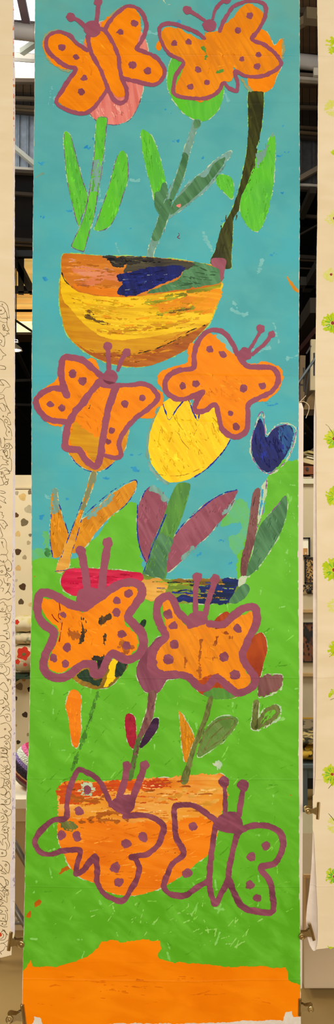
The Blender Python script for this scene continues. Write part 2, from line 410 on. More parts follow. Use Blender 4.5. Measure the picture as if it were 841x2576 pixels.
GR = "20,2450 57,2445 64,2440 70,2432 76,2420 84,2435 110,2436 140,2435 165,2427 190,2420 215,2408 232,2400 245,2385 255,2370 266,2370 280,2364 295,2368 310,2372 335,2366 360,2362 385,2366 403,2364 405,2385 398,2400 402,2412 440,2420 500,2422 560,2432 600,2434 650,2432 690,2438 720,2435 726,2455 728,2470 740,2474 755,2478 790,2478 790,2556 757,2558 739,2560 734,2547 719,2549 713,2569 560,2571 300,2575 104,2582 102,2563 86,2561 80,2582 20,2584"
def clip2(f): return np.minimum(f.X-ELx(f.Y)-.8, ERx(f.Y)-f.X-1.2)
ground = blob('ground', [('P', P(0, GR))], GROUND, 3, banner, j=2.5, clip=clip2, label='orange painted ground strip')
def clip2(f): return np.minimum(f.X-ELx(f.Y)-.8, ERx(f.Y)-f.X-1.2)
def pat(name, shapes, mat, lay, parent, **k):
    k.setdefault('clip', clip2)
    if name in STUFF or name in ('outline', 'butterfly', 'antenna') or len(shapes) == 1: return blob(name, shapes, mat, lay, parent, **k)
    return [blob(name, [s_], mat, lay, parent, **k) for s_ in shapes][0]
# --- sky and field brush patterns (part of their paint)
rnd = random.Random(5)
sh = []
for x, y, r in ((100,405,9),(240,350,4),(450,60,5),(712,385,13),(718,483,7),(444,353,8),(412,273,6),(434,285,4),(712,314,4),(505,400,5),(100,545,6),(218,372,6),(175,530,7),(690,1012,16),(620,1005,8),(345,1140,12),(345,1180,9),(170,1255,6),(108,1300,9),(265,1205,7),(560,560,6),(650,395,5),(330,575,5),(735,1080,10),(180,1320,6),(560,1360,6),(500,1395,6),(575,1420,6),(108,700,7),(690,640,8),(105,820,6)):
    for q in range(3):
        a = rnd.uniform(-r, r); b = rnd.uniform(-r*.5, r*.5); L = r*rnd.uniform(.6, 1.3)
        sh.append(('s', [uv((x+a-L*.5, y+b)), uv((x+a+L*.1, y+b+2)), uv((x+a+L*.5, y+b-2))], rnd.uniform(2.5, 5)))
pat('brush_dabs', sh, DAB, 1.5, sky, j=3, dry=3)
sh = []
for k in range(46):
    x = rnd.uniform(95, 740); y = rnd.uniform(10, 1350); L = rnd.uniform(18, 55); a = rnd.uniform(-.5, .5)+(math.pi/2 if rnd.random() < .4 else 0)
    if y > 1100 and x > 640: continue
    sh.append(('s', [uv((x, y)), uv((x+L*math.cos(a)*.5, y+L*math.sin(a)*.5+3)), uv((x+L*math.cos(a), y+L*math.sin(a)))], rnd.uniform(4, 11)))
pat('brush_marks', sh, PALESKY, 1.25, sky, j=5, dry=8, ang=10)
sh = []
for k in range(120):
    x = rnd.uniform(75, 745); y = rnd.uniform(1440, 2420) if k > 15 else rnd.uniform(1200, 1450)
    if k <= 15: x = rnd.uniform(690, 745)
    L = rnd.uniform(8, 34); a = math.pi/2+rnd.uniform(-.35, .35) if rnd.random() < .7 else rnd.uniform(-.3, .3)
    if y < 1480 and x < 640: continue
    sh.append(('s', [uv((x, y)), uv((x+L*math.cos(a), y+L*math.sin(a)))], rnd.uniform(1.5, 3.6)))
pat('brush_marks', sh, paint((128, 200, 82), (150, 210, 110), (114, 190, 66), 0, 2, 60, 9, .42, .5), 2.4, field, j=3, dry=3.5, ang=90)
pat('paint_stain', [('s', P(0, "150,2200 160,2188 178,2180"), 7), ('p', P(0, "88,2272 99,2263 103,2272 95,2282 88,2284")), ('p', P(0, "68,2300 76,2292 79,2302 73,2314 66,2310")), ('c', uv((87, 1450)), 2), ('c', uv((732,2002)), 2)], paint((190,96,12)), 2.8, field, j=3)
pat('pale_patch', [('p', P(9, "390,240 470,200 520,235 520,330 500,430 475,530 430,535 400,480 405,430 470,400 482,360 440,345 350,370"))], MIDMIX, 2.2, field, j=5, dry=4, ang=-40)
pat('paint_smear', [('s', P(0, "78,1395 100,1392 126,1392"), 26), ('s', P(0, "115,1340 118,1370 116,1392"), 12)], MIDMIX, 2.1, sky, j=7, dry=6)
pat('paint_smear', [('p', P(0, "722,695 730,705 745,722 754,730 753,736 744,735 733,720"))], OCHRE, 2.1, sky, j=2)
pat('paint_smear', [('s', P(0, "90,445 98,440 110,434"), 5)], MIST, 2.1, sky, j=2)
pat('paint_smear', [('p', P(2, "28,290 48,252 66,268 60,305 42,312"))], ORANGE, 3, sky)
pat('dried_scribble', [('s', P(0, "448,588 452,595 446,600 454,603"), 1.6), ('s', P(0, "455,590 450,600 456,606"), 1.3)], paint((110,70,80)), 3, sky, j=2, res=.75)
pat('halo_marks', [('s', P(0, "410,1 418,12 430,14 440,8"), 3)], HALO, 3, sky, j=2)

def halo(parent, specs, lay=3.2, mat=None, w=3, **k):
    """thin ragged rim of bare paper showing round a painted shape"""
    return blob('paper_rim', [('s', q+[q[0]], w*.8) for q in specs], mat or HALO, lay, parent, j=2.6, dry=k.pop('dry', 2.8), res=1.0)
def rim(parent, qs, w, mat, lay, dry=1.2, name='crayon_outline', j=1.6):
    return [blob(name, [('s', q, w)], mat, lay, parent, j=min(j, 1.2), dry=min(dry, 1.0), res=.75) for q in qs][0]

# ---- tulip 1 (salmon)
q = P(1, "320,240 322,400 330,560 350,680 400,730 470,750 540,745 600,710 640,640 668,560 695,400 702,300 680,220 640,180 500,130 400,140")
t = pat('tulip', [('p', q)], SALMON, 4, banner, ang=80, dry=.6, label='salmon pink tulip head')
halo(t, [q], 3.5)
rim(t, [P(1, "352,688 400,736 470,752 545,748 600,715 642,645 670,560")], 1.4, PENCIL, 4.5)
st = P(3, "400,-10 455,-10 450,60 440,170 425,300 400,450 390,520 375,600 350,680 320,790 305,800 245,775 250,745 290,660 320,580 345,470 360,350 380,200 385,80")
pat('stem', [('p', st)], LGREEN, 5, t, label='green stem'); halo(t, [st], 3.4, w=2.4)
l1 = P(3, "205,70 235,100 255,170 280,270 310,380 340,470 325,540 300,600 290,650 270,610 245,510 220,400 205,280 195,160 195,90"); l2 = P(3, "550,190 575,220 583,290 580,370 550,470 520,560 480,640 430,675 380,670 395,620 430,520 470,400 500,280 520,220")
pat('leaf', [('p', l1)], LGREEN, 4.6, t); pat('leaf', [('p', l2)], LGREEN, 4.6, t); halo(t, [l1, l2], 3.3, w=2.2)
rim(t, [l1, l2, st], 1.5, PENCIL, 5.4, name='pencil_outline', dry=.4, j=.8)
pat('mist_patch', [('p', P(3, "372,250 430,250 422,330 400,430 352,440 362,350"))], MIST, 5.2, t, j=7, dry=9)
# ---- tulip 2 (lime)
q = P(2, "120,370 160,340 300,330 440,450 440,560 415,650 370,705 320,735 260,725 200,690 150,630 110,560 97,480")
t = pat('tulip', [('p', q)], LGREEN, 4, banner, label='lime green tulip head'); halo(t, [q], 3.5)
st = P(4, "258,10 300,8 296,45 275,75 262,120 238,200 215,290 180,410 150,450 128,500 105,600 75,680 45,740 20,800 8,845 -30,845 -12,780 5,725 30,650 60,560 90,495 115,430 150,350 190,230 215,140 240,60")
pat('stem', [('p', st)], MIST, 5, t, label='misty grey green stem'); halo(t, [st], 3.4, w=2.6)
pat('stem_shade', [('p', P(4, "60,560 90,495 130,500 105,600 75,680 45,740 5,725 30,650")), ('p', P(4, "190,230 200,205 225,235 205,330 170,420 130,500 110,490 130,420 160,330")), ('p', P(4, "258,10 300,8 292,50 262,60"))], GREY_GREEN, 5.3, t, dry=2)
l1 = P(3, "670,60 720,95 755,170 790,290 812,390 805,470 745,490 740,490 720,400 690,290 668,180 660,100")
pat('leaf', [('p', l1)], LGREEN, 4.6, t); halo(t, [l1], 3.3, w=2.2)
pat('leaf_shade', [('p', P(3, "745,450 775,440 790,395 812,392 825,440 815,500 795,560 775,582 757,560 742,520"))], GREY_GREEN, 5.1, t, dry=2)
l2 = P(4, "100,610 130,520 190,430 280,350 350,290 400,240 470,195 490,205 440,280 390,370 330,440 240,510 180,560")
pat('leaf', [('p', l2)], MIST, 4.6, t); halo(t, [l2], 3.3, w=2.4)
pat('leaf_shade', [('p', P(4, "118,585 130,520 180,460 230,410 280,350 330,355 375,275 450,228 440,270 385,350 330,415 240,500 180,545"))], GREY_GREEN, 5.1, t, dry=2, ang=-45)
pat('leaf_shade', [('c', uv((451, 522)), 4)], SALMON, 5.4, t, j=4)
# ---- tulip 3 (orange)
q = P(2, "590,180 700,190 745,270 792,232 795,300 790,400 765,450 740,520 700,550 640,555 600,520 588,470")
t = pat('tulip', [('p', q)], ORANGE, 4, banner, label='orange tulip head mostly under a butterfly'); halo(t, [q], 3.5, w=2)
st = P(4, "588,-172 602,-174 672,-174 684,-170 682,-100 675,0 660,100 640,170 630,260 580,400 545,470 530,550 500,600 495,680 485,840 478,905 375,885 360,860 385,800 400,740 430,660 480,570 515,480 550,350 575,220 585,120 590,0")
pat('stem', [('p', st)], OLIVE, 5, t, label='dark olive stem'); halo(t, [st], 3.6, w=3.2, mat=PALEGREEN)
l1 = P(4, "740,75 755,150 748,300 742,400 720,500 700,580 660,670 620,675 580,640 545,580 540,510 560,430 600,340 640,200 690,180 715,120")
l2 = P(4, "395,345 440,335 480,350 500,390 500,470 480,480 430,430 400,400")
pat('leaf', [('p', l1)], LGREEN, 4.6, t); pat('leaf', [('p', l2)], LGREEN, 4.6, t); halo(t, [l1, l2], 3.3, w=2.4)
pat('leaf_shade', [('p', P(4, "640,200 690,180 740,75 735,110 700,190 650,290"))], MIST, 5.2, t, j=4, dry=6)
# ---- bowl 1
body = P(5, "42,150 50,75 100,70 220,80 420,85 640,110 762,138 765,200 755,270 735,330 710,385 650,450 610,500 520,545 430,575 340,577 260,562 180,528 110,480 60,410 36,300 36,200")
bw = pat('flower_bowl', [('p', body)], YOCHRE, 4, banner, label='round yellow and ochre bowl')
halo(bw, [body], 3.5, PALEGREEN, w=4)
pat('bowl_base', [('p', P(5, "110,470 180,512 270,514 370,524 470,500 560,460 650,415 705,388 650,450 610,500 520,545 430,575 340,575 260,560 175,525"))], RUST, 4.4, bw, dry=1)
pat('bowl_side', [('p', P(5, "42,165 80,210 130,240 200,258 330,265 480,252 620,235 765,200 755,260 735,330 708,382 640,412 520,432 420,448 300,458 220,440 140,380 80,310 48,270"))], BYELLOW, 4.5, bw, dry=2.5)
pat('bowl_side_shade', [('p', P(5, "430,285 560,255 758,228 742,315 700,345 620,335 520,350 470,320"))], paint((236,146,14),(246,176,30),(214,124,14),5,12,55,8,.4,1.), 4.7, bw, j=4, dry=6)
pat('bowl_side_shade', [('s', P(5, "425,292 480,285 560,262 600,258"), 13), ('s', P(5, "620,240 690,228 755,210"), 12), ('s', P(5, "480,345 560,328 635,318"), 9)], paint((150,148,20),(180,176,36),(120,112,20),0,10,60,8,.4,1.), 4.9, bw, j=4, dry=4)
pat('bowl_side_shade', [('s', P(5, "155,350 200,370 262,388"), 10), ('s', P(5, "165,345 175,325 188,340"), 7), ('s', P(5, "482,346 560,330 625,320"), 4)], paint((110,78,20),(150,110,20),(90,64,24),0,10,60,8,.4,1.), 5.0, bw, j=4, dry=4)
pat('bowl_side_shade', [('s', P(5, "215,415 300,420 380,408 480,390"), 14), ('s', P(5, "520,395 600,375 660,365"), 12)], YOCHRE, 4.8, bw, j=5, dry=9)
op = P(5, "48,78 100,71 220,80 330,85 420,87 520,95 640,112 762,140 765,200 700,222 600,237 480,252 330,264 200,257 120,240 80,208 48,155")
pat('bowl_opening', [('p', op)], paint((206,118,26),(222,138,44),(190,100,22),0,9,50,8,.42,.8), 5.1, bw)
pat('opening_paint', [('p', P(5, "95,125 190,130 300,162 300,192 200,182 120,165")), ('p', P(5, "110,205 150,182 235,185 200,212 130,216"))], paint((218,124,80),(226,146,104),(206,110,60),0,10,50,8,.42,.8), 5.3, bw, j=4, dry=5)
pat('opening_paint', [('p', P(5, "100,208 200,216 305,232 302,262 200,255 130,240"))], paint((226,122,18)), 5.3, bw, j=3, dry=2)
pat('opening_paint', [('p', P(5, "580,118 640,110 758,140 762,198 640,226 430,250 500,215 570,188 592,150"))], GREY_GREEN, 5.4, bw, j=2, dry=2)
pat('opening_paint', [('p', P(5, "330,86 420,87 520,96 645,116 580,152 450,140 330,155 335,120"))], paint((70,64,48),(98,88,60),(50,46,40),0,12,60,9,.38,1.2), 5.5, bw, j=3, dry=4)
pat('opening_paint', [('p', P(5, "218,82 330,84 440,88 452,110 330,122 330,134 270,126 258,102"))], BLACKISH, 5.7, bw, j=3, dry=4)
pat('opening_paint', [('p', P(5, "297,165 350,152 450,130 590,126 600,145 565,180 500,208 440,236 370,258 305,256 300,235 320,205 297,188"))], NAVY, 5.9, bw, j=3, dry=4)
pat('opening_paint', [('p', P(5, "722,92 784,96 776,160 765,200 758,165 755,142 720,120"))], PLUM, 6.0, bw, label='dull purple patch')
rim(bw, [P(5, "45,150 60,190 100,225"), P(5, "372,522 470,498 560,458 620,420 690,392")], 1.6, INK, 5.6, name='pencil_line')

# ---- butterflies
def butterfly(name_label, t, fill, lines, heads, spots, w, fmat=ORANGE, extra=None, antennae=(), spotmat=None, headmat=None, thin=None):
    wpx = w/T[t][2]
    outl = [('s', P(t, l), wpx*(thin[i] if thin else 1)) for i, l in enumerate(lines)]
    if fill:
        b = pat('butterfly', [('p', P(t, fill))], fmat, 7, banner, j=3, dry=1.6, ang=30, label=name_label)
        pat('outline', outl, PURPLE, 8, b, j=1.6, label='mauve painted outline')
    else:
        b = pat('butterfly', outl, PURPLE, 8, banner, j=1.6, label=name_label)
    for h in heads: pat('head', [h if h[0] == 'c' else ('p', P(t, h[1]))], PURPLE, 8.6, b, j=1.6)
    for l, ww, (x, y, r) in antennae: pat('antenna', [('s', P(t, l), ww/T[t][2]), circ(t, x, y, r)], PURPLE, 8.3, b, j=1.4)
    for x, y, r in spots: pat('spot', [circ(t, x, y, r*.98)], spotmat or SPOT, 8.8, b, j=2.6)
    return b
b1 = butterfly('orange butterfly over the salmon tulip', 1, "72,240 100,205 150,190 215,220 260,265 330,300 320,240 400,215 430,130 500,85 570,45 620,50 655,110 662,200 640,270 690,320 760,355 800,420 790,480 740,515 660,500 560,480 575,560 555,580 510,575 450,530 430,580 370,650 320,675 250,665 160,615 170,580 250,430 180,410 110,370 72,290",
  ["335,305 270,260 230,215 160,190 105,210 85,250 95,300 140,350 210,400 265,415 230,470 190,530 148,610 200,655 290,685 350,670 400,620 450,550", "445,180 480,120 540,60 590,40 650,60 685,120 690,180 665,250 635,295 690,320 750,350 795,410 800,460 770,500 730,515 660,500 600,485 550,470", "340,220 350,290 370,340 420,430 455,520 490,590 530,620 570,600 570,530 545,470 530,400 525,340 490,260 445,190 410,175"],
  [circ(1, 368, 178, 52)], [(180,287,22),(268,345,18),(316,473,18),(298,557,24),(535,198,20),(622,142,22),(610,395,23),(702,430,22),(122,335,10)], 26,
  antennae=[("320,160 275,120 235,105", 26, (235,105,28)), ("390,150 400,60 405,15", 30, (402,12,26))])
b2 = butterfly('orange butterfly over the lime and orange tulips', 2, "60,200 100,175 170,180 240,215 310,250 330,210 400,190 440,150 490,110 540,50 590,20 650,50 680,90 650,200 620,230 700,280 750,340 780,380 740,430 650,455 590,470 520,430 500,400 505,460 480,490 440,490 420,540 380,590 300,620 200,592 145,565 155,520 200,390 110,340 70,270",
  ["322,240 280,205 220,180 150,155 90,150 55,175 55,230 80,290 120,340 195,380 170,430 145,480 140,570 210,595 290,600 360,585 410,550 440,500 470,530 520,545 525,490 508,430 570,455 650,460 720,440 780,400 785,370 750,320 690,270 612,237 650,180 690,100 695,40 670,15 620,3 560,10 500,40 450,110 415,190"],
  [circ(2, 353, 160, 43)], [(140,270,20),(228,262,20),(284,427,20),(338,500,20),(241,530,20),(602,93,21),(525,183,21),(551,356,18),(652,328,16),(642,398,20)], 24, fmat=ORANGE2,
  antennae=[("325,130 270,95 220,70", 24, (220,70,28)), ("375,115 390,60 430,15 460,5", 22, (460,3,24))])
HAZE = paint((158, 156, 100), (176, 146, 72), (130, 160, 128), 40, 4, 60, 12, .6, .4)
pat('overspray', [('s', P(1, "150,180 95,198 70,240 82,310 120,372 190,422 230,425"), 7)], HAZE, 6.2, b1, j=2.5, dry=4, res=1.0)
pat('overspray', [('s', P(1, "430,145 490,84 550,40"), 7), ('s', P(1, "165,600 250,668 310,682"), 6)], HAZE, 6.2, b1, j=2.5, dry=4, res=1.0)
pat('overspray', [('s', P(2, "798,235 802,300 795,350"), 8), ('s', P(2, "550,475 575,515 600,540"), 9)], HAZE, 6.2, b2, j=2.5, dry=4, res=1.0)
pat('green_trace', [('s', P(2, "310,300 335,330 330,360"), 9), ('s', P(2, "400,440 430,430"), 6)], STEMGREEN, 7.5, b2, j=5, dry=6)
# ---- ochre tulip and butterfly 3
q = P(6, "235,560 260,480 430,440 560,500 612,545 600,620 580,690 520,750 450,800 370,800 300,760 250,700 225,640")
t = pat('tulip', [('p', q)], OCHRE, 4, banner, label='ochre tulip head under a butterfly'); halo(t, [q], 3.5, w=2.4)
rim(t, [P(6, "262,715 300,765 370,805 450,805 520,755")], 1.8, CRAYON_BLUE, 4.6)
st = P(8, "385,45 415,45 400,110 370,200 340,270 310,360 290,440 265,530 240,630 170,640 200,550 250,430 290,340 330,230 360,130")
pat('stem', [('p', st)], OCHRE, 5, t); halo(t, [st], 3.4, w=3)
pat('stem_shade', [('p', P(8, "385,45 415,45 400,110 370,200 345,265 315,265 340,190 360,130"))], paint((128,128,84),(150,130,70),(116,138,110),80,8,50,9,.45,.8), 5.3, t, j=4, dry=2)
pat('stem_shade', [('p', P(8, "250,425 292,432 265,530 240,630 170,640 200,550"))], WOOD, 5.3, t, j=2)
l1 = P(8, "150,150 175,145 185,220 210,320 245,410 225,480 190,555 150,550 135,450 138,300 140,200"); l2 = P(8, "650,90 660,110 640,170 590,240 500,310 420,400 350,490 270,530 285,440 320,340 390,290 480,200 560,140")
pat('leaf', [('p', l1)], OCHRE, 4.6, t); pat('leaf', [('p', l2)], OCHRE, 4.6, t); halo(t, [l1, l2], 3.3, w=3)
pat('leaf_shade', [('p', P(8, "150,150 175,145 185,220 200,280 140,290 142,200")), ('s', P(8, "370,310 430,260 500,200"), 16)], MIST, 5, t, j=5, dry=5)
rim(t, [P(8, "345,300 430,222 520,150 600,105 655,92 657,140 600,232 540,285"), P(8, "140,300 135,450 150,552"), P(8, "190,240 245,408"), P(8, "330,215 280,350 250,430 200,560"), P(8,"325,330 295,440 265,530"), P(8,"165,642 235,634")], 1.7, CRAYON_BLUE, 5.6)
b3 = butterfly('orange butterfly over the ochre tulip', 6, "205,105 270,100 330,130 390,125 418,150 440,230 420,265 470,290 530,300 600,285 700,270 760,295 812,330 818,400 775,430 765,485 690,488 640,510 600,560 570,620 575,715 520,730 470,715 430,780 400,790 350,760 320,690 250,660 210,600 230,525 185,540 110,510 60,450 35,380 40,350 100,300 180,240 195,170",
  ["455,240 400,190 330,135 260,118 215,125 202,180 205,250 225,320 238,348", "215,308 150,305 90,330 52,370 52,410 75,450 120,490 200,505 255,505 285,440", "430,270 380,330 330,400 285,450 250,510 232,580 225,650 245,672 310,678 350,735 405,775 435,735 450,640 465,540 485,440 510,360 535,295", "530,290 610,285 700,280 750,300 785,350 785,375 740,420 660,480 610,530 570,590 552,640 562,705 530,725 470,712"],
  [circ(6, 500, 235, 46), ('p', "430,250 480,260 545,275 550,310 500,305 440,295")], [(272,212,25),(332,262,25),(137,403,21),(207,424,21),(588,402,22),(690,366,22),(508,563,20),(488,626,18)], 36, thin=[1.1,1,1.15,.85],
  antennae=[("492,200 488,110 482,50", 28, (482,50,28)), ("545,195 570,130 597,88", 26, (597,88,26))])
pat('wing_shade', [('p', P(6, "255,570 290,510 330,545 400,590 442,600 430,690 405,752 375,730 340,680 270,652 248,610"))], YOCHRE, 7.5, b3, dry=4, j=4)
rim(b3, [P(6, "355,410 370,428 378,405")], 1.3, INK, 7.6, name='pencil_mark')
# ---- yellow tulip, plum leaves
q = P(7, "105,450 150,425 240,430 270,480 330,490 380,470 400,540 440,600 460,640 430,700 380,760 320,810 250,850 190,870 130,865 80,820 45,770 30,700 35,620 60,540 90,480")
t = pat('tulip', [('p', q)], YELLOW, 4, banner, dry=1, label='bright yellow tulip head'); pat('paper_rim', [('s', P(7, "100,450 55,540 28,620 22,710 40,790 85,845 130,872"), 7)], MIST, 3.5, t, j=3, dry=3)
rim(t, [P(7, "105,455 120,500 140,540 185,475 235,432 265,500 290,545 298,500"), P(7, "462,645 420,712 340,795 275,840")], 3.2, CRAYON_BLUE, 4.6)
rim(t, [P(7, "60,820 130,835 220,830 320,790"), P(7, "40,740 60,800 80,830"), P(7,"180,560 200,640 250,700"), P(7,"300,560 260,640 240,700")], 1.3, paint((170,120,20)), 4.7, name='brush_line', dry=2)
st = P(0, "447,1218 478,1218 472,1253 456,1307 435,1357 422,1403 413,1459 358,1459 372,1412 395,1345 415,1290 432,1245")
pat('stem', [('p', st)], STEMGREEN, 5, t, label='thick green stem')
pat('stem_shade', [('p', P(0, "395,1345 435,1357 422,1403 413,1459 358,1459 372,1412"))], GREY_GREEN, 5.2, t, j=4, dry=5, ang=-60)
l1 = P(8, "740,130 790,155 830,195 842,260 815,340 780,420 750,510 720,590 690,530 668,440 660,340 670,250 700,175"); l2 = P(9, "450,150 440,190 400,280 330,360 270,430 180,510 100,590 20,650 30,560 50,470 100,390 180,310 260,230 350,185")
pat('leaf', [('p', l1)], PLUM, 4.6, t, label='plum purple leaf'); pat('leaf', [('p', l2)], PLUM, 4.6, t, label='plum purple leaf'); halo(t, [l1, l2], 3.3, w=2.8)
pat('leaf_shade', [('s', P(8, "755,140 800,165 832,210"), 16)], MIST, 4.9, t, j=4, dry=3); pat('leaf_shade', [('s', P(9, "435,215 370,290"), 10), ('s', P(9, "120,560 180,505"), 10)], MIST, 4.9, t, j=4, dry=4)
rim(t, [P(9, "75,420 130,350 200,290 290,215 370,170 450,150"), P(8, "665,240 662,330 668,450 690,530 715,580"), P(8, "835,300 790,410 750,500 725,580 700,650 692,690"), P(8, "690,200 710,160 740,130")], 2.4, CRAYON_BLUE, 5.6, dry=2.5)
# ---- blue tulip
q = P(7, "620,530 640,570 655,630 690,590 740,565 795,585 785,670 750,740 700,800 660,815 610,780 580,720 575,650 592,585")
t = pat('tulip', [('p', q)], NAVY, 4, banner, dry=2, ang=70, label='deep blue tulip head'); halo(t, [P(7, "612,520 634,500 645,575 657,618 698,575 745,556 806,580 800,660 765,745 704,812 658,822 606,784 573,715 573,645 592,580")], 3.4, w=5)
rim(t, [P(7, "575,650 590,580 615,510 635,498 642,560 655,622 700,580 765,560"), P(7, "575,650 577,720 605,780 660,822 710,797 770,742 800,650 812,590")], 1.8, CRAYON_PURPLE, 5, dry=2)
pat('petal_smear', [('p', P(7, "722,580 760,562 798,585 788,660 748,728 730,690 722,640"))], paint((38,78,132),(60,110,150),(34,60,120),70,8,60,9,.45,.8), 4.4, t, j=5, dry=10, ang=60)
st = P(9, "555,150 590,145 580,250 565,400 545,500 520,580 500,670 472,670 475,560 500,470 520,350 535,230")
pat('stem', [('p', st)], BROWNPURPLE, 5, t, label='brown purple stem')
pat('paper_rim', [('p', P(9, "600,130 634,85 630,120 618,220 600,310 575,380 540,520 560,400 580,290 585,200"))], HALO, 3.6, t, j=3)
pat('stem_line', [('s', P(9, "605,150 596,240 580,320"), 4)], DAB, 4.2, t, j=2)
rim(t, [P(9, "630,90 616,220 598,310 560,400"), P(9,"612,320 660,280 740,190")], 1.6, CRAYON_PURPLE, 5)
l1 = P(9, "740,185 755,240 740,330 700,430 640,530 560,640 505,675 500,640 540,540 560,440 600,350 680,260")
pat('leaf', [('p', l1)], GREY_GREEN, 4.6, t, label='dark green leaf'); halo(t, [l1], 3.3, w=2.6)
pat('paper_rim', [('p', P(9, "470,670 510,668 500,700 470,740 455,730 455,700"))], HALO, 6.4, t, j=3)
l2 = P(9, "500,715 525,750 500,800 440,835 400,828 420,790 460,740")
pat('leaf', [('p', l2)], GREY_GREEN, 6.5, t, label='small grey green leaf')
# ---- bowl 2
q = P(0, "168,1432 205,1428 265,1431 320,1436 357,1443 420,1457 560,1455 600,1459 618,1475 625,1485 610,1505 580,1518 510,1518 440,1516 380,1505 340,1500 305,1488 240,1495 200,1500 170,1492 155,1475 155,1452")
bw = pat('flower_bowl', [('p', q)], paint((120,148,44),(150,158,50),(98,118,38),0,12,50,8,.42,.9), 5.6, banner, label='shallow bowl of crimson, green and navy bands'); halo(bw, [q], 5.4, w=3)
pat('bowl_paint', [('p', P(8, "240,630 320,622 470,628 600,640 690,655 690,700 560,700 470,760 310,792 240,770 205,730 205,680"))], CRIMSON, 5.9, bw, dry=1.5, label='crimson band')
pat('bowl_paint', [('p', P(8, "690,700 780,688 840,705 850,730 790,812 700,800"))], WOOD, 5.9, bw, dry=3, j=3)
pat('bowl_paint', [('p', P(9, "60,690 200,688 365,685 360,715 240,728 100,722"))], paint((132,94,28),(184,130,34),(96,76,30),0,14,60,9,.4,1.1), 6.0, bw, dry=5, j=3)
pat('bowl_paint', [('p', P(9, "360,685 460,695 440,760 400,835 240,835 90,822 100,790 230,772 215,735 300,722 360,715"))], paint((24,34,76),(30,44,130),(22,40,44),0,10,60,9,.36,1.2), 6.1, bw, dry=4, j=3, label='navy band')
# ---- flowers under butterflies 5 and 6
q = P(10, "270,700 350,640 500,600 605,625 560,700 500,760 420,778 340,760 290,730")
t = pat('tulip', [('p', q)], paint((126,92,26),(60,70,44),(184,134,34),-40,9,40,12,.4,1.2), 4, banner, label='dark mixed green and brown tulip head'); halo(t, [q], 3.5, w=2.6)
pat('petal', [('p', P(10, "500,600 545,605 540,690 490,755 455,768 480,700"))], YELLOW, 4.4, t, dry=5, ang=-60, j=3); pat('petal', [('p', P(10, "545,605 605,625 560,695 525,700")), ('p', P(10, "300,690 360,655 400,720 450,715 430,760 380,745 330,725"))], DARKGREEN, 4.5, t, dry=4, j=3)
pat('stem', [('s', P(12, "150,75 125,145 95,240 55,350"), 6)], paint((78,138,44)), 4.2, t, j=6, dry=5)
pat('leaf', [('p', P(12, "50,68 75,65 90,90 88,150 90,200 78,265 60,260 50,210 45,160 35,120"))], BOWLOR, 4.6, t, label='orange leaf'); halo(t, [P(12, "50,68 75,65 90,90 88,150 90,200 78,265 60,260 50,210 45,160 35,120")], 3.3, w=2.6)
pat('leaf', [('p', P(10, "672,385 700,355 718,362 712,388 690,408"))], DARKGREEN, 4.6, t)
q = P(11, "30,540 60,480 100,430 150,380 250,400 330,540 250,600 190,610 160,660 130,680 80,675 45,630 30,580")
t = pat('tulip', [('p', q)], paint((134,70,86),(146,84,98),(118,58,72),70,8,50,8,.5,.8), 4, banner, label='dark plum tulip head'); halo(t, [q], 3.5, w=2.6)
st = P(12, "330,70 357,70 350,110 345,150 325,205 303,235 285,310 270,380 252,375 270,300 285,240 300,200 320,140")
pat('stem', [('p', st)], BROWNPURPLE, 5, t); pat('stem_shade', [('p', P(12, "283,237 303,235 285,310 270,380 252,375 270,300"))], paint((84,116,50)), 5.2, t, j=3); halo(t, [P(12,"330,70 357,70 350,110 345,150 325,205 303,235 300,200 320,140")], 3.3, w=3)
l1 = P(12, "250,150 275,155 283,190 283,260 270,272 252,240 245,190"); l2 = P(12, "345,165 365,165 360,200 330,245 300,270 300,250 320,210")
pat('leaf', [('p', l1)], paint((170,34,52)), 4.6, t, label='red leaf'); pat('leaf', [('p', l2)], paint((60,32,58),(80,50,76)), 5.3, t, label='dark aubergine leaf'); halo(t, [l1, l2], 3.3, w=2.4)
q = P(11, "600,400 660,370 690,360 715,400 720,460 700,530 682,600 640,600 610,540"); q2 = P(11, "340,610 450,580 560,640 560,700 480,712 430,700 370,682 345,650"); q3 = P(11, "440,300 470,265 510,250 540,300 560,360 500,380 450,350")
t = pat('tulip', [('p', q), ('p', q2), ('p', q3)], REDBROWN, 4, banner, dry=1, label='red brown tulip head behind a butterfly'); halo(t, [q, q2, q3], 3.5, w=2.6)
pat('petal', [('p', P(11, "385,685 440,655 530,672 550,700 450,718"))], STEMGREEN, 4.4, t, j=3, dry=3)
st = P(12, "540,90 555,90 545,140 520,210 490,290 465,390 440,385 460,330 490,240 520,160")
pat('stem', [('p', st)], DOLIVE, 5, t)
l1 = P(12, "435,135 460,170 490,230 480,260 460,320 445,260 440,190"); l2 = P(12, "500,300 520,220 560,170 600,155 640,165 640,190 600,240 560,270 510,300")
pat('leaf', [('p', l1)], OCHRE, 4.6, t, dry=2, label='ochre leaf'); pat('leaf', [('p', l2)], paint((98,136,56),(124,146,84),(84,118,48),50,7,50,9,.45,.9), 4.6, t); halo(t, [l1, l2], 3.3, w=3)
rim(t, [P(12, "500,290 530,215 570,175 620,165 632,185 590,235 530,275"), P(12,"520,285 548,235 590,195")], 4, DOLIVE, 5, dry=3)
l3 = P(12, "700,105 718,105 715,165 712,205 692,200 695,150")
q = P(11, "680,590 760,580 800,590 795,660 760,680 700,705 675,690")
t = pat('flower', [('P', q)], BROWNPURPLE, 4, banner, j=5, dry=2, label='square dull purple flower patch'); halo(t, [q], 3.5, w=2.4)
pat('leaf', [('p', l3)], DOLIVE, 4.6, t); pat('leaf', [('s', P(12, "712,195 740,140 778,125 785,150 750,178 715,195"), 9)], DOLIVE, 4.6, t, j=3); halo(t, [l3, P(12, "708,180 740,128 782,117 796,135 788,168 760,184 715,208")], 3.3, w=4)
pat('paint_speck', [('p', P(12, "552,318 580,315 590,335 575,345 555,335"))], HALO, 3.2, field, j=5, dry=5)
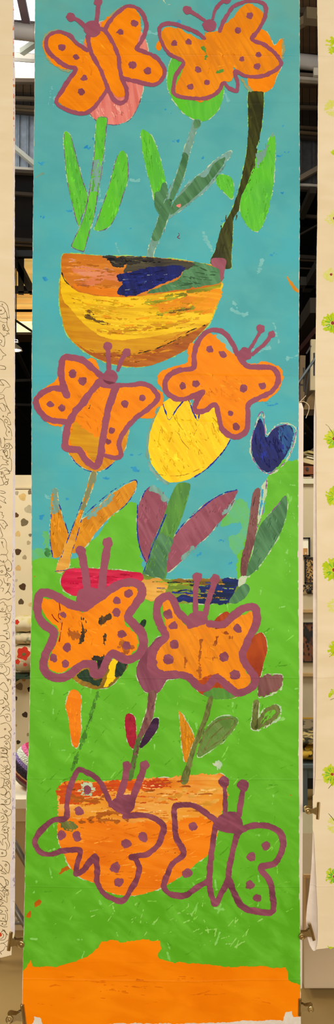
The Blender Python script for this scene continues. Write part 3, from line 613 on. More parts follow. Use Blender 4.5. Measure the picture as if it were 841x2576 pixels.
# ---- bowl 3
q = P(0, "155,1973 205,1970 271,1966 341,1961 390,1957 430,1956 473,1952 520,1951 564,1951 562,1985 559,2020 556,2056 550,2090 540,2120 527,2144 513,2158 498,2167 480,2183 461,2198 440,2212 423,2223 390,2238 341,2252 300,2250 271,2243 236,2221 200,2206 174,2177 161,2151 146,2111 145,2070 148,2023")
bw = pat('flower_bowl', [('p', q)], BOWLOR, 4, banner, label='large orange half round bowl'); halo(bw, [q], 3.5, w=3)
pat('bowl_paint', [('p', P(0, "156,1975 271,1967 430,1957 563,1952 558,2050 480,2060 330,2070 220,2060 150,2055"))], SANDOR, 4.4, bw, j=6, dry=9)
pat('bowl_paint', [('p', P(0, "156,1974 271,1967 340,1962 425,1958 424,1980 370,1990 300,1990 260,1998 200,2020 152,2022"))], REDORANGE, 4.6, bw, j=6, dry=8)
pat('bowl_paint', [('s', P(13, "350,375 420,350 520,330 600,370"), 10), ('s', P(13, "240,240 300,250 390,260 440,250"), 14), ('s', P(13, "330,385 450,375 560,378"), 7)], RUST, 4.8, bw, j=6, dry=7)
pat('bowl_paint', [('p', P(13, "205,380 260,375 310,405 290,430 225,425"))], DOLIVE, 4.9, bw, j=5, dry=5)
pat('bowl_paint', [('p', P(13, "325,165 385,165 400,215 350,235 315,205"))], HALO, 5.0, bw, j=8, dry=3)
pat('bowl_paint', [('s', P(14, "225,150 300,120 390,110"), 14), ('s', P(14, "20,170 120,150 200,110"), 12), ('s', P(14, "230,230 310,200 380,180"), 10)], WOOD, 4.7, bw, j=6, dry=9)

b4 = butterfly('orange butterfly over the bright yellow tulip', 7, "330,90 380,85 420,110 470,160 500,200 560,240 650,230 700,250 738,275 735,350 690,410 640,440 560,460 565,560 550,610 510,635 460,620 420,580 400,520 380,450 320,490 270,500 265,440 200,430 130,405 80,350 90,290 145,262 235,235 232,170 258,130 290,140",
  ["500,190 470,130 430,80 380,65 330,80 290,130 270,200 265,265 190,280 140,305 115,350 130,400 180,430 240,425 315,395 285,440 275,490 320,495 380,460 400,520 420,590 470,625 510,625 550,590 555,520 560,455 620,420 680,390 715,340 710,290 680,262 610,258 550,252 510,205"],
  [circ(7, 542, 190, 34)], [(352,168,20),(423,190,20),(208,360,19),(280,350,19),(533,372,20),(633,357,20),(463,505,18),(495,575,20)], 28,
  antennae=[("560,170 600,110 620,65", 18, (623,57,24)), ("580,190 640,140 675,95", 20, (683,87,20))])
pat('sky_gap', [('p', P(7, "385,95 430,95 470,140 490,185 470,185 445,165 430,135 395,115"))], PALESKY, 7.4, b4, j=3)
b5 = butterfly('wide orange butterfly over the crimson bowl', 10, "80,240 110,230 200,250 330,310 360,270 440,245 520,185 600,155 660,170 665,240 600,320 590,380 640,430 670,490 650,540 590,590 500,545 470,580 400,600 330,610 260,650 190,680 130,660 125,600 160,520 190,430 130,360 85,300",
  ["335,285 250,260 170,215 88,195 60,240 60,320 90,380 155,430 145,490 110,560 95,620 110,680 180,710 250,690 330,630 392,628 400,680 442,685 480,600 520,565 600,600 670,570 700,510 690,440 640,380 605,335 650,270 692,200 680,150 620,130 540,150 450,210 400,240"],
  [('p', "310,180 350,165 400,165 450,180 470,210 440,245 350,310 300,280 295,230")], [(608,200,27),(541,241,24),(537,309,26),(569,444,26),(597,515,27),(236,526,26),(157,590,25),(227,626,24),(213,325,20)], 50,
  antennae=[("325,-50 345,50 362,190", 48, (322,-58,30)), ("482,-90 465,20 445,190", 46, (485,-108,32))])
pat('wing_shade', [('p', P(10, "315,345 345,345 348,420 335,505 318,500 322,430")), ('p', P(10, "455,440 475,445 470,530 452,520")), ('p', P(10, "440,340 500,325 490,350 445,395"))], paint((60,48,30),(120,80,24),(40,34,32),80,5,70,12,.4,1.), 7.4, b5, j=8, dry=13, ang=80, res=1.0)
pat('wing_shade', [('p', P(10, "360,580 430,578 468,572 460,610 440,660 425,665 420,610 380,600"))], BLACKISH, 7.5, b5, j=5, dry=8, res=1.0, ang=80)
pat('wing_shade', [('p', P(10, "230,425 300,420 320,480 270,475")), ('p', P(10, "540,480 640,500 650,540 590,565"))], RUST, 7.3, b5, j=9, dry=13, ang=70, res=1.0)
pat('paint_drip', [('s', P(10, "190,255 195,300 185,340 207,370 200,430 190,490"), 2.2), ('s', P(10, "145,325 160,350 185,372"), 1.8)], paint((150,36,16)), 8.9, b5, j=.8, res=.75)
pat('paint_drip', [circ(10,194,310,10), circ(10,201,368,11), circ(10,202,427,8)], paint((224,134,60)), 9, b5, j=1)
b6 = butterfly('orange butterfly below the navy end of the bowl', 11, "165,200 200,180 225,200 260,280 300,320 400,305 430,340 500,330 560,280 650,250 640,320 600,420 570,480 600,550 635,610 620,650 570,665 520,620 450,590 400,610 350,610 280,570 170,560 135,520 140,450 190,380 180,300",
  ["300,300 250,250 225,190 195,165 150,190 135,250 155,320 185,380 135,430 110,490 110,550 150,580 230,580 300,590 350,640 400,650 450,600 520,650 570,680 640,650 655,600 610,530 590,480 620,400 660,320 665,260 650,225 600,230 540,270 490,315 415,312"],
  [('p', "300,270 350,245 395,255 405,300 370,320 300,335")], [(197,263,26),(223,323,22),(228,423,26),(198,499,27),(563,339,24),(492,487,26),(549,584,28)], 40, fmat=ORANGE2,
  antennae=[("340,260 341,150 348,75", 30, (350,68,25)), ("393,262 412,180 442,90", 30, (444,78,26))])
pat('wing_shade', [('s', P(11, "370,400 362,500 360,590"), 5), ('s', P(11, "455,385 440,450 430,520"), 5), ('s', P(11, "290,480 285,550"), 4), ('s', P(11, "500,360 530,390"), 10)], RUST, 7.4, b6, j=6, dry=6, ang=80)
pat('wing_shade', [('p', P(11, "355,605 430,575 470,590 440,640 380,645"))], REDBROWN, 7.5, b6, j=5, dry=5)
b7 = butterfly('butterfly drawn in mauve outline over the orange bowl', 13, None,
  ["495,275 440,160 380,110 320,85 290,120 260,200 245,280 240,358 170,372 110,420 65,480 65,520 100,560 150,570 220,550 320,545 305,620 300,680 345,650 405,580 420,640 420,720 460,790 540,830 575,825 610,770 645,710 660,640 640,590 615,580 700,565 760,520 790,460 800,400 750,360 680,342 580,350"],
  [('p', "485,285 530,240 600,225 635,250 625,310 590,340 540,330 500,300")], [(362,198,24),(315,320,25),(217,457,26),(300,464,26),(587,504,27),(683,468,26),(524,641,30),(543,725,25)], 31,
  antennae=[("545,240 575,150 590,60", 38, (590,60,26)), ("622,245 660,150 690,62", 38, (692,58,28))])
b8 = butterfly('butterfly drawn in mauve outline beside the orange bowl', 14, None,
  ["372,300 300,245 240,210 180,200 120,215 118,290 130,400 175,490 110,550 75,620 55,690 90,735 180,745 250,700 320,660", "370,320 350,420 335,560 330,680 345,760 365,800 400,740 440,660 450,580 480,450 500,380", "515,360 580,335 650,330 730,350 775,410 765,490 720,560 640,585 690,660 710,740 709,850 600,846 530,820 490,760 450,660"],
  [('p', "365,300 410,260 460,245 510,265 535,330 520,385 470,378 375,350")], [(230,331,28),(195,610,29),(670,452,26),(585,517,27),(573,690,26),(621,768,25)], 34, thin=[1,1,1.08],
  antennae=[("425,270 425,160 420,70", 28, (418,65,33)), ("508,270 525,170 535,95", 32, (535,90,35))])

# ---- visible brush strokes inside the thick paint
def T_(name): return paint(*name)
LY = paint((206, 156, 6)); DY = paint((178, 124, 8)); BR = paint((150, 92, 14)); LO = paint((250, 206, 60)); SK1 = paint((240, 160, 142)); SK2 = paint((196, 98, 84))
bowls = [o for o in bpy.data.objects if o.name.startswith('flower_bowl')]; bw1, bw2, bw3 = sorted(bowls, key=lambda o: o.name)
tl = sorted([o for o in bpy.data.objects if o.name.split('.')[0] == 'tulip'], key=lambda o: o.name)
qs = P(5, "60,215 120,250 200,268 330,275 480,262 620,245 745,225 735,300 700,370 620,402 520,420 420,435 300,445 220,425 140,365 80,300")
cx_ = uv((350, 700))[0]; cv = lambda x, y: -(x-cx_)*.11
for m_, n_, w_ in ((LY, 80, 1.5), (paint((248, 204, 40)), 50, 1.6), (paint((190, 138, 8)), 26, 1.1), (paint((232, 150, 14)), 36, 2.4), (BR, 7, 1.3)): streaks(bw1, qs, m_, 5.05, 0, n_, 46, w_, .06, curve=cv)
qs = P(5, "120,470 180,500 270,500 370,505 470,480 560,440 680,400 640,440 520,525 430,560 340,565 260,550 180,520")
for m_, n_, w_ in ((BR, 26, 1.4), (OCHRE, 26, 1.8), (paint((120, 62, 18)), 16, 1.3)): streaks(bw1, qs, m_, 5.05, 0, n_, 40, w_, .06, curve=lambda x, y: -(x-cx_)*.15)
qs = P(5, "310,180 360,158 450,140 590,132 560,180 500,205 440,230 370,252 310,250 320,205")
for m_, n_, w_ in ((paint((34, 48, 130)), 24, 1.8), (paint((14, 16, 60)), 22, 1.8), (paint((120, 130, 140)), 8, 1.0)): streaks(bw1, qs, m_, 6.3, -6, n_, 26, w_, .08)
qs = P(5, "60,85 210,90 300,140 300,240 200,245 110,225 60,150")
for m_, n_, w_ in ((paint((190, 104, 18)), 26, 1.8), (paint((232, 140, 50)), 20, 1.8), (paint((228, 156, 120)), 10, 1.6)): streaks(bw1, qs, m_, 6.3, 4, n_, 30, w_, .08)
qs = P(5, "590,130 640,118 750,145 750,195 640,218 500,235 570,190")
for m_, n_, w_ in ((paint((54, 92, 56)), 20, 1.6), (paint((96, 146, 96)), 16, 1.6)): streaks(bw1, qs, m_, 6.3, 8, n_, 26, w_, .1)
qs = P(5, "230,86 430,92 560,115 440,130 280,125")
for m_, n_, w_ in ((paint((96, 88, 60)), 12, 1.4), (paint((16, 14, 20)), 12, 2)): streaks(bw1, qs, m_, 6.3, 6, n_, 26, w_, .08)
# yellow tulip
qs = P(7, "110,470 150,455 235,470 300,500 375,500 400,560 440,620 440,650 410,700 360,750 300,805 240,835 190,850 130,840 90,800 60,750 48,700 52,620 75,540")
for m_, n_, w_ in ((paint((226, 176, 4)), 60, 1.2), (paint((254, 216, 40)), 40, 1.5), (paint((198, 146, 8)), 16, .9)): streaks(tl[5-1] if False else [t_ for t_ in tl if t_.get('label','').startswith('bright yellow')][0], qs, m_, 4.9, 62, n_, 40, w_, .35)
sal = [t_ for t_ in tl if t_.get('label','').startswith('salmon')][0]
qs = P(1, "360,600 420,560 480,600 540,640 600,580 640,560 620,640 580,700 520,735 460,735 400,710")
for m_, n_, w_ in ((SK1, 22, 2.2), (SK2, 16, 1.6)): streaks(sal, qs, m_, 4.6, 70, n_, 26, w_, .2)
bl = [t_ for t_ in tl if t_.get('label','').startswith('deep blue')][0]
qs = P(7, "620,560 640,600 655,650 700,600 740,575 780,590 775,660 740,730 690,790 655,800 615,760 590,700 588,640 600,590")
for m_, n_, w_ in ((paint((36, 48, 140)), 22, 2.0), (paint((14, 16, 74)), 26, 2.2)): streaks(bl, qs, m_, 4.8, 75, n_, 26, w_, .3)
# bowl 2 and 3
qs = P(0, "345,1452 420,1460 560,1458 598,1464 600,1500 575,1514 510,1514 440,1512 380,1500")
for m_, n_, w_ in ((paint((150, 176, 50)), 20, 2.2), (paint((30, 44, 40)), 16, 2.0), (paint((196, 140, 40)), 12, 1.8), (paint((36, 52, 140)), 10, 2.4)): streaks(bw2, qs, m_, 6.25, 1, n_, 34, w_, .05)
qs = P(0, "172,1436 265,1434 350,1446 350,1460 300,1480 240,1490 180,1488 162,1470")
for m_, n_, w_ in ((paint((228, 40, 84)), 16, 1.6), (paint((168, 4, 44)), 16, 1.6)): streaks(bw2, qs, m_, 6.25, 2, n_, 30, w_, .05)
qs = P(0, "162,1982 271,1974 430,1964 556,1960 550,2040 480,2056 330,2064 220,2056 158,2048")
for m_, n_, w_ in ((paint((248, 190, 110)), 34, 2.0), (paint((206, 110, 20)), 34, 2.0), (RUST, 12, 2.0), (REDORANGE, 14, 2.4)): streaks(bw3, qs, m_, 5.2, -3, n_, 38, w_, .08)
qs = P(0, "155,2070 300,2075 550,2062 535,2115 510,2150 430,2205 340,2240 270,2232 200,2190 160,2120")
for m_, n_, w_ in ((paint((250, 150, 44)), 40, 1.4), (paint((218, 106, 6)), 40, 1.4)): streaks(bw3, qs, m_, 5.2, -8, n_, 44, w_, .2)
# leaves and long stems
for o in list(bpy.data.objects):
    nm = o.name.split('.')[0]
    if nm in ('leaf', 'stem') and o.type == 'MESH' and o.parent:
        vs = [v.co for v in o.data.vertices]
        if len(vs) < 60: continue
        # outline of the part, row by row, back in banner units
        us = np.array([(v.x/S+CX, (ZTOP-v.z)/S) for v in vs]); y0_, y1_ = us[:, 1].min(), us[:, 1].max(); Lq = []; Rq = []
        for k in range(1, 14):
            y = y0_+(y1_-y0_)*k/14; m_ = np.abs(us[:, 1]-y) < (y1_-y0_)/20+1
            if m_.sum() > 1: Lq.append((us[m_, 0].min()+1, y)); Rq.append((us[m_, 0].max()-1, y))
        if len(Lq) < 5: continue
        mat0 = o.data.materials[0]; c_ = None
        a_ = math.degrees(math.atan2(y1_-y0_, (Lq[-1][0]+Rq[-1][0]-Lq[0][0]-Rq[0][0])/2))
        for nodes in [mat0.node_tree.nodes]:
            mxs = [n for n in nodes if n.bl_idname == 'ShaderNodeMix']
            c_ = tuple(mxs[0].inputs[6].default_value)[:3]
        srgb = tuple(int(255*(1.055*max(x, 0)**(1/2.4)-.055)) for x in c_)
        lay = {'leaf': 5.05, 'stem': 5.25}[nm]; n_ = int(min(26, (y1_-y0_)/9))
        streaks(o.parent, Lq+Rq[::-1], paint(tuple(max(0, int(x*.9)) for x in srgb)), lay, a_, n_, 26, 1.3, .1)
        streaks(o.parent, Lq+Rq[::-1], paint(tuple(min(255, int(x*1.06+6)) for x in srgb)), lay, a_, n_, 22, 1.3, .1)
for o in [x for x in bpy.data.objects if x.name.split('.')[0] == 'butterfly' and x.children]:
    if o.name in ('butterfly.006', 'butterfly.007') : continue
    us = np.array([(v.co.x/S+CX, (ZTOP-v.co.z)/S) for v in o.data.vertices]); c_ = us.mean(0)
    w_, h_ = (us.max(0)-us.min(0))*.22; q_ = [(c_[0]-w_, c_[1]-h_), (c_[0]+w_, c_[1]-h_), (c_[0]+w_, c_[1]+h_), (c_[0]-w_, c_[1]+h_)]
    streaks(o, q_, paint((226, 120, 8)), 7.2, 65, 22, 30, 1.5, .5); streaks(o, q_, paint((246, 146, 24)), 7.2, 30, 16, 24, 1.4, .5)
# long soft strokes of lighter and darker green and orange over the field and the ground
qf = [uv(p) for p in ((84,1720),(745,1560),(745,2400),(420,2400),(250,2350),(80,2400))]
DG = paint((82, 156, 26)); LG = paint((128, 200, 66)); LG2 = paint((146, 206, 92))
streaks(field, qf, DG, 2.5, -35, 130, 34, 1.5, .5, dry=3.5); streaks(field, qf, LG, 2.5, -35, 110, 30, 1.5, .5, dry=4)
streaks(field, [uv(p) for p in ((180,2260),(520,2250),(700,2320),(600,2400),(420,2380),(240,2340))], LG2, 2.6, -50, 40, 30, 2.0, .5, dry=4)
streaks(ground, [uv(p) for p in ((80,2450),(700,2450),(700,2540),(80,2540))], paint((228, 112, 0)), 3.4, 4, 30, 50, 1.5, .1, dry=4)
# ================================================================== SIDE BANNERS
CREAM = paint((228, 206, 166), (232, 211, 174), (222, 198, 156), 0, 3, 20, 2, .8, .08)
LILAC = paint((216, 202, 196), (224, 210, 202), (206, 190, 186), 0, 1, 60, 12, .85, .3)
PEN = paint((112, 92, 58), (126, 104, 70), (96, 78, 48), 0, 1, 90, 20, .8, 0)
left_banner = empty('drawn_banner', at(-300, 2410)); tag(left_banner, 'cream paper banner of brown pen doodles hanging at the left', 'banner')
q = [uv(p) for p in ((-640,-60),(32,-60),(33,60),(37,180),(37,900),(37.5,1300),(38,1600),(38,2000),(37,2200),(36,2350),(34,2362),(28,2372),(28,2406),(0,2412),(-640,2440))]
blob('paper_sheet', [('P', q)], CREAM, 0, left_banner, j=.4)
q = [uv(p) for p in ((33,-60),(36.5,180),(36.5,900),(37,1300),(37.5,1600),(37.5,2000),(36.5,2200),(35.5,2350),(29,2352),(24,2330),(25,2200),(27,2100),(28.5,1850),(29.5,1600),(31,1300),(33,1100),(34,800),(33,400),(31,120),(32,-60))]
blob('margin', [('P', q)], LILAC, 1, left_banner, j=1.0, label='pale lilac margin strip')
sh = []
rn = random.Random(3)
for k in range(26):
    y = rn.choice([rn.uniform(0, 110), rn.uniform(120, 360)]); x = 33.5 + rn.uniform(-1, 1); sh.append(('s', [uv((x, y)), uv((x+.4, y+rn.uniform(4, 12)))], 1.6))
blob('paint_trace', sh, paint((204, 120, 84)), 2, left_banner, j=2, dry=2, res=.75)
DT = {'A': (0, 740, 7.16), 'B': (0, 1100, 6.44), 'C': (0, 1500, 6.44), 'D': (0, 1850, 6.44), 'E': (0, 2230, 7.45)}
DS = {'A': ["-20,130 60,140 120,190 145,260 165,430 130,410", "-20,210 40,220 90,290 60,350 0,360", "5,290 20,280 25,295 12,300 5,290", "30,180 45,170 50,190 36,198 30,180", "0,400 30,430 110,430 130,460 120,500 60,505 0,480", "90,290 120,350 130,450", "125,500 125,560 160,650 85,645 60,600", "40,560 60,540 85,570 70,600 45,590 40,560", "50,620 75,600 95,620 80,650 55,645 50,620", "110,700 165,715 125,660", "0,690 50,740 60,770", "60,750 110,740 130,700", "70,750 85,830 65,940 0,900", "0,820 30,830 30,860 0,880", "0,980 40,1040 105,1095 50,1110 40,1160 0,1185", "0,1280 80,1295 100,1320 90,1350 0,1350", "0,1540 60,1540 120,1580 180,1665 100,1680 30,1770 0,1775", "0,1550 40,1610 70,1640 0,1630", "0,1800 65,1815 70,1860 0,1890", "70,1870 130,2030", "0,1970 40,1960 100,2060 90,2110 40,2100 0,2040", "40,1960 130,2040 185,2140 145,2140 130,2190", "45,2200 60,2185 70,2205 55,2215 45,2200", "80,2260 110,2250 140,2290 120,2320 85,2300 80,2260", "100,2200 160,2250 190,2350 130,2340", "0,2240 60,2290 90,2380 120,2440 100,2500 130,2560", "130,2370 190,2440 210,2560", "145,2480 160,2465 175,2480 160,2495 145,2480"],
 'B': ["60,0 75,60 60,160 20,160 0,60", "0,10 20,100", "75,30 180,35 178,0", "75,130 110,95 150,130 130,180 85,170 75,130", "95,140 110,125 118,140 105,152 95,140", "140,90 200,165 150,190", "150,190 160,280 135,345 90,310 40,200 0,215", "45,220 65,200 85,225 70,245 48,240 45,220", "95,300 105,290 112,302 100,310 95,300", "50,160 110,220 120,300", "0,300 40,310 45,350 130,385 90,400 130,445 30,440 0,480", "150,325 180,380 170,550 80,490 0,520", "65,540 105,530 155,580 80,600", "10,590 25,570 35,590 22,605 10,590", "0,560 40,560 60,600 50,650 0,640", "70,610 95,680 135,675 120,720", "75,740 100,715 125,740 100,770 75,760", "20,640 40,700 60,760 0,780", "0,865 70,880 85,900 50,910 0,900", "0,945 88,990 60,1020 95,1070 0,1020", "0,1110 20,1130 0,1145", "0,1210 35,1215 30,1260 60,1270 40,1310", "0,1340 60,1350 120,1430 90,1440 70,1490 0,1400", "45,1395 55,1395", "0,1460 20,1530 45,1600 10,1620", "0,1640 60,1640 100,1700 105,1810 130,1850 90,1910 20,1890", "25,1700 40,1690 45,1710 30,1715 25,1700", "60,1790 20,1690", "0,1910 90,1900 120,1980 60,2030 0,1990", "45,2010 58,1998 65,2012 52,2022 45,2010", "120,1980 170,2020 190,2090 180,2160 120,2160 70,2040", "120,2130 140,2115 150,2132 130,2142 120,2130", "0,2090 70,2080 110,2190 60,2230 0,2230", "10,2170 30,2155 50,2170 30,2195 10,2170", "80,2240 100,2215 125,2240 100,2260 80,2240", "110,2190 180,2260 130,2280 120,2330", "60,2280 80,2360 160,2370 150,2440 110,2520", "110,2390 125,2375 140,2390 125,2405 110,2390", "0,2300 40,2350 20,2400 0,2420", "0,2440 60,2450 40,2500", "80,2540 130,2500 180,2560"],
 'C': ["0,60 60,40 130,60 180,30", "0,120 50,90 90,140", "20,210 40,190 55,210 40,230 20,210", "70,140 110,150 80,250 0,240", "110,170 180,150 180,230 140,250 110,170", "0,250 90,260 110,330 20,340", "75,300 165,280 140,420 60,450", "75,375 90,360 105,375 88,390 75,375", "110,330 150,370", "110,450 130,530 50,560", "50,560 140,580 145,690 60,640 0,640", "95,605 108,592 120,606 105,618 95,605", "100,690 112,680 120,693 108,702 100,690", "0,740 90,740 150,800 150,900 100,930", "20,800 50,780 75,800 60,830 25,830 20,800", "0,840 60,880 60,960 0,920", "80,970 95,950 115,965 100,985 80,970", "100,930 165,950 160,1050 60,1080 0,1080", "60,1080 160,970", "0,1110 60,1110 110,1200 70,1240 0,1260", "0,1140 30,1130 40,1150 20,1165", "100,1140 150,1170 140,1260 90,1290", "0,1240 60,1270 110,1340 170,1360 160,1440", "110,1360 130,1350 140,1365 125,1380 110,1360", "0,1440 60,1400 130,1520 100,1550 40,1530 0,1500", "60,1560 110,1600 110,1680 60,1640", "70,1618 78,1618", "0,1690 40,1680 60,1720 30,1750 0,1750", "60,1650 140,1760 80,1780", "30,1810 130,1800 145,1870 80,1830 0,1920", "40,1812 52,1802 60,1815 48,1822 40,1812", "0,1950 60,1940 110,2030 170,2020 150,1920 80,1920", "95,1960 110,1945 125,1960 110,1975 95,1960", "0,2080 110,2060 180,2170 130,2200", "60,2160 75,2145 90,2160 75,2175 60,2160", "60,2290 80,2260 130,2270 150,2300 110,2330 60,2290", "80,2395 95,2380 115,2395 98,2412 80,2395", "60,2370 110,2350 150,2400 150,2490 60,2430", "130,2200 170,2260 160,2360", "0,2300 60,2290", "0,2470 60,2480 110,2520 100,2570", "25,2505 45,2495 60,2510 40,2520 25,2505"],
 'D': ["0,210 60,210 110,250 100,300 60,310 0,280", "25,250 45,240 62,256 40,268 25,250", "0,310 80,300 120,370 0,345", "0,370 90,370 130,450", "45,440 100,430 160,520 130,560 60,500", "95,505 108,495 120,508 106,520 95,505", "0,480 60,530 90,560 60,600 0,600", "30,550 45,545 48,558", "85,580 130,560 160,600 130,630 90,620 85,580", "60,640 130,640 140,720 90,700 0,620", "0,700 60,720 40,840 0,860", "70,720 150,760 160,890 110,830 50,830", "80,780 110,760 140,790 110,810 80,780", "0,860 60,860 100,920 60,980 0,960", "70,1000 130,920 165,1010 140,1040 70,1000", "10,1040 80,1060 160,1040 140,1130 20,1120", "65,1085 85,1070 105,1085 85,1105 65,1085", "0,1130 60,1140 110,1190 180,1230 160,1300 100,1310 30,1200", "65,1240 90,1222 112,1240 90,1260 65,1240", "0,1260 80,1300 120,1390 0,1420", "10,1340 40,1310 60,1350 20,1380", "30,1490 120,1410 90,1480", "25,1550 60,1490 145,1510 110,1530 130,1560 90,1590 40,1570", "50,1540 70,1530 85,1545 65,1555 50,1540", "60,1590 120,1600 120,1700 150,1780 120,1860", "0,1610 50,1620 95,1680 40,1690 40,1790 0,1720", "80,1740 110,1790 90,1870 20,1850", "20,1910 35,1900 48,1918 30,1930 20,1910", "0,1850 90,1880 90,1960 0,1970", "30,2040 110,2060 150,2120 130,2240 60,2160", "75,2110 90,2090 110,2110 90,2130 75,2110", "0,2100 40,2150 20,2190 0,2190", "0,2190 100,2250 20,2240", "0,2290 60,2310 100,2430 20,2480", "90,2340 130,2370 120,2440 90,2410", "0,2400 80,2490 140,2530"],
 'E': ["0,80 60,120 80,210 0,130", "90,110 130,90 160,150 140,185 90,160 90,110", "118,150 130,145 132,160 120,165 118,150", "40,90 110,0", "60,90 150,70", "0,180 40,240 0,250", "125,200 125,310 60,270 0,260", "0,290 60,320 20,340 0,370", "0,380 90,385 140,470 90,465 130,530 120,670 0,650", "0,450 45,480 0,510", "0,530 100,545 85,640 120,670", "42,610 55,598 66,612 52,622 42,610", "0,660 110,680 100,740 60,740", "30,710 45,695 50,715 35,725 30,710", "0,740 60,770 130,770", "40,820 140,930", "20,870 70,830 110,920 80,1010 0,1020", "30,890 65,930 40,980 0,1000", "0,1090 80,1070 150,1020", "60,1080 140,1165 95,1140 60,1210 0,1240", "0,1250 20,1290"]}
sh = []
for k, l in DS.items():
    for t_ in l:
        q = P(DT[k], t_)
        sh.append(('s', q, 1.25))
for k, l in DS.items():                       # the doodles run on across the rest of the sheet
    for c in range(1, 6):
        for t_ in l[::2]:
            q = P(DT[k], t_); sh.append(('s', [(-x*(1 if c % 2 else -1) - c*31 + (0 if c % 2 else -31), y + ((c*37) % 23)) for x, y in q], 1.15))
blob('line_drawing', sh, PEN, 1, left_banner, j=.25, res=.75, label='brown pen doodles of beaks, eyes and fins')
sh = [circ('x', 0, 0, 1)] if False else [('c', uv((-1, 2353)), 4.5)]
blob('red_dot', sh, paint((220, 70, 30)), 2, left_banner, j=1)
rn = random.Random(8); sh = []
for k in range(110):
    y = rn.uniform(1380, 2300); x = 33.5+rn.uniform(-2.5, 2.5)
    sh.append(('s', [uv((x, y)), uv((x+rn.uniform(-2, 2), y+rn.uniform(2, 6)))], 1.0))
blob('pencil_traces', sh, paint((166, 150, 160)), 2, left_banner, j=1.4, res=.75)

right_banner = empty('flower_print_banner', at(1100, 2390)); tag(right_banner, 'cream paper banner of yellow green flower prints hanging at the right, lower corner curled', 'banner')
q = [uv(p) for p in ((799,-60),(799,0),(800,60),(801,130),(802,180),(801,300),(800,420),(799,550),(797,650),(796.5,740),(795.5,850),(794,920),(794,1000),(797,1050),(797,1200),(798,1400),(799,1600),(798,1800),(796,1950),(792,2000),(788.5,2004),(788,2090),(791,2100),(795,2180),(797.5,2240),(800,2290),(801,2340),(800,2375),(796,2391),(841,2386),(1480,2370),(1480,-60))]
blob('paper_sheet', [('P', q)], CREAM, 0, right_banner, j=.3)
rows = ((995,793.5,794.5),(1050,790,797.5),(1200,789.5,797.5),(1400,788.5,798.5),(1600,788,799.5),(1800,789,798.5),(1950,788.5,797),(2030,788,793),(2090,787.5,791.5),(2140,786,794),(2180,784,796),(2240,778.5,798.5),(2280,773,801),(2310,770.5,802),(2340,771.5,802),(2362,775,801.5),(2378,780,800),(2388,785.5,797),(2392,789,793.5))
bm = bmesh.new(); prev = None; n = 9; kk = [surf(*uv((795, r[0]))) for r in rows]
pts = []
for i in range(len(rows)-1):
    for s_ in range(4): pts.append([a+(b-a)*s_/4 for a, b in zip(rows[i]+(kk[i],), rows[i+1]+(kk[i+1],))])
pts.append(list(rows[-1])+[kk[-1]])
for py, xl, xr, yk in pts:
    ring = []
    for j in range(n):
        t_ = j/(n-1); w = (xr-xl)/31
        ring.append(bm.verts.new(at(xl+(xr-xl)*t_, py, yk + .002 + .022*w*(1-t_)**1.0*(1-.3*t_) + .01*w*math.sin(math.pi*t_))))
    if prev:
        for j in range(n-1): bm.faces.new((prev[j], prev[j+1], ring[j+1], ring[j]))
    prev = ring
bm_obj('curled_edge', bm, paint((222, 204, 184), (228, 212, 192), (212, 192, 172), 0, 2, 30, 6, .8, .1), right_banner, smooth=True)
YG = paint((184, 194, 20), (150, 186, 36), (206, 208, 60), 0, 1, 90, 30, .7, .3); YG2 = paint((214, 206, 110), (204, 204, 70), (222, 210, 150), 0, 1, 90, 30, .7, .3)
GG = paint((112, 176, 40), (140, 190, 50), (90, 160, 50), 0, 1, 90, 30, .7, .3); RDOT = paint((150, 52, 30), (170, 80, 50), (120, 40, 24)); DK = paint((84, 92, 40))
FL = [(843,112,22,1,0),(843,268,23,0,0),(845,385,11,1,0),(842,549,22,0,1),(834,690,20,0,1),(838,812,26,2,1),(842,1103,24,1,1),(845,1250,24,2,0),(841,1434,27,1,1),(846,1528,20,0,0),(846,1632,20,1,0),(846,1746,16,1,0),(838,1950,24,2,1),(843,2078,18,0,0),(842,2206,21,2,1),(838,2388,14,1,0)]
rn = random.Random(12)
for k in range(46):
    FL.append((880+rn.uniform(0, 560), 60+k*50+rn.uniform(-20, 20), rn.uniform(14, 26), rn.choice([0, 1, 1, 2]), rn.choice([0, 1])))
allk = {0: [], 1: [], 2: []}
for x, y, r, k, d in FL:
    c = uv((x, y)); f = []
    m = int(16+r*.4)
    for a in range(m):
        an = 2*math.pi*(a+rn.uniform(-.3, .3))/m; r1 = r*rn.uniform(.72, 1.05); r0 = r*.26
        f.append(('s', [(c[0]+r0*math.cos(an), c[1]+r0*math.sin(an)), (c[0]+r1*math.cos(an+.1), c[1]+r1*math.sin(an+.1))], r*.24))
    if y > 2370: f = [('s', [uv((816, 2389)), uv((841, 2386)), uv((862, 2384))], 3), ('s', [uv((824, 2379)), uv((829, 2387))], 1.5)]
    o = blob('flower_print', f, YG2 if k == 0 else YG, 1, right_banner, j=2.4, dry=2.5 if k else 5, res=1.0)
    if k == 2 or (k == 1 and r > 22):
        g = []
        for a in range(11):
            an = 2*math.pi*(a+rn.uniform(-.3, .3))/11
            g.append(('s', [(c[0]+r*.3*math.cos(an), c[1]+r*.3*math.sin(an)), (c[0]+r*.7*math.cos(an), c[1]+r*.7*math.sin(an))], r*.09))
        blob('petal_lines', g, GG, 2, o, j=1.2, res=.75)
    if d: blob('flower_centre', [('c', c, r*.17)], RDOT, 3, o, j=.5, res=.75)
for s_ in ("820,1067 828,1073 833,1082 839,1090 840,1098", "830,1653 841,1642 850,1634", "828,1764 841,1758 856,1756", "828,1986 841,1971 850,1962", "828,2048 835,2056 841,2064 846,2072"):
    blob('pen_stem', [('s', P(0, s_), 1.1)], DK, 2, right_banner, j=.4, res=.75)

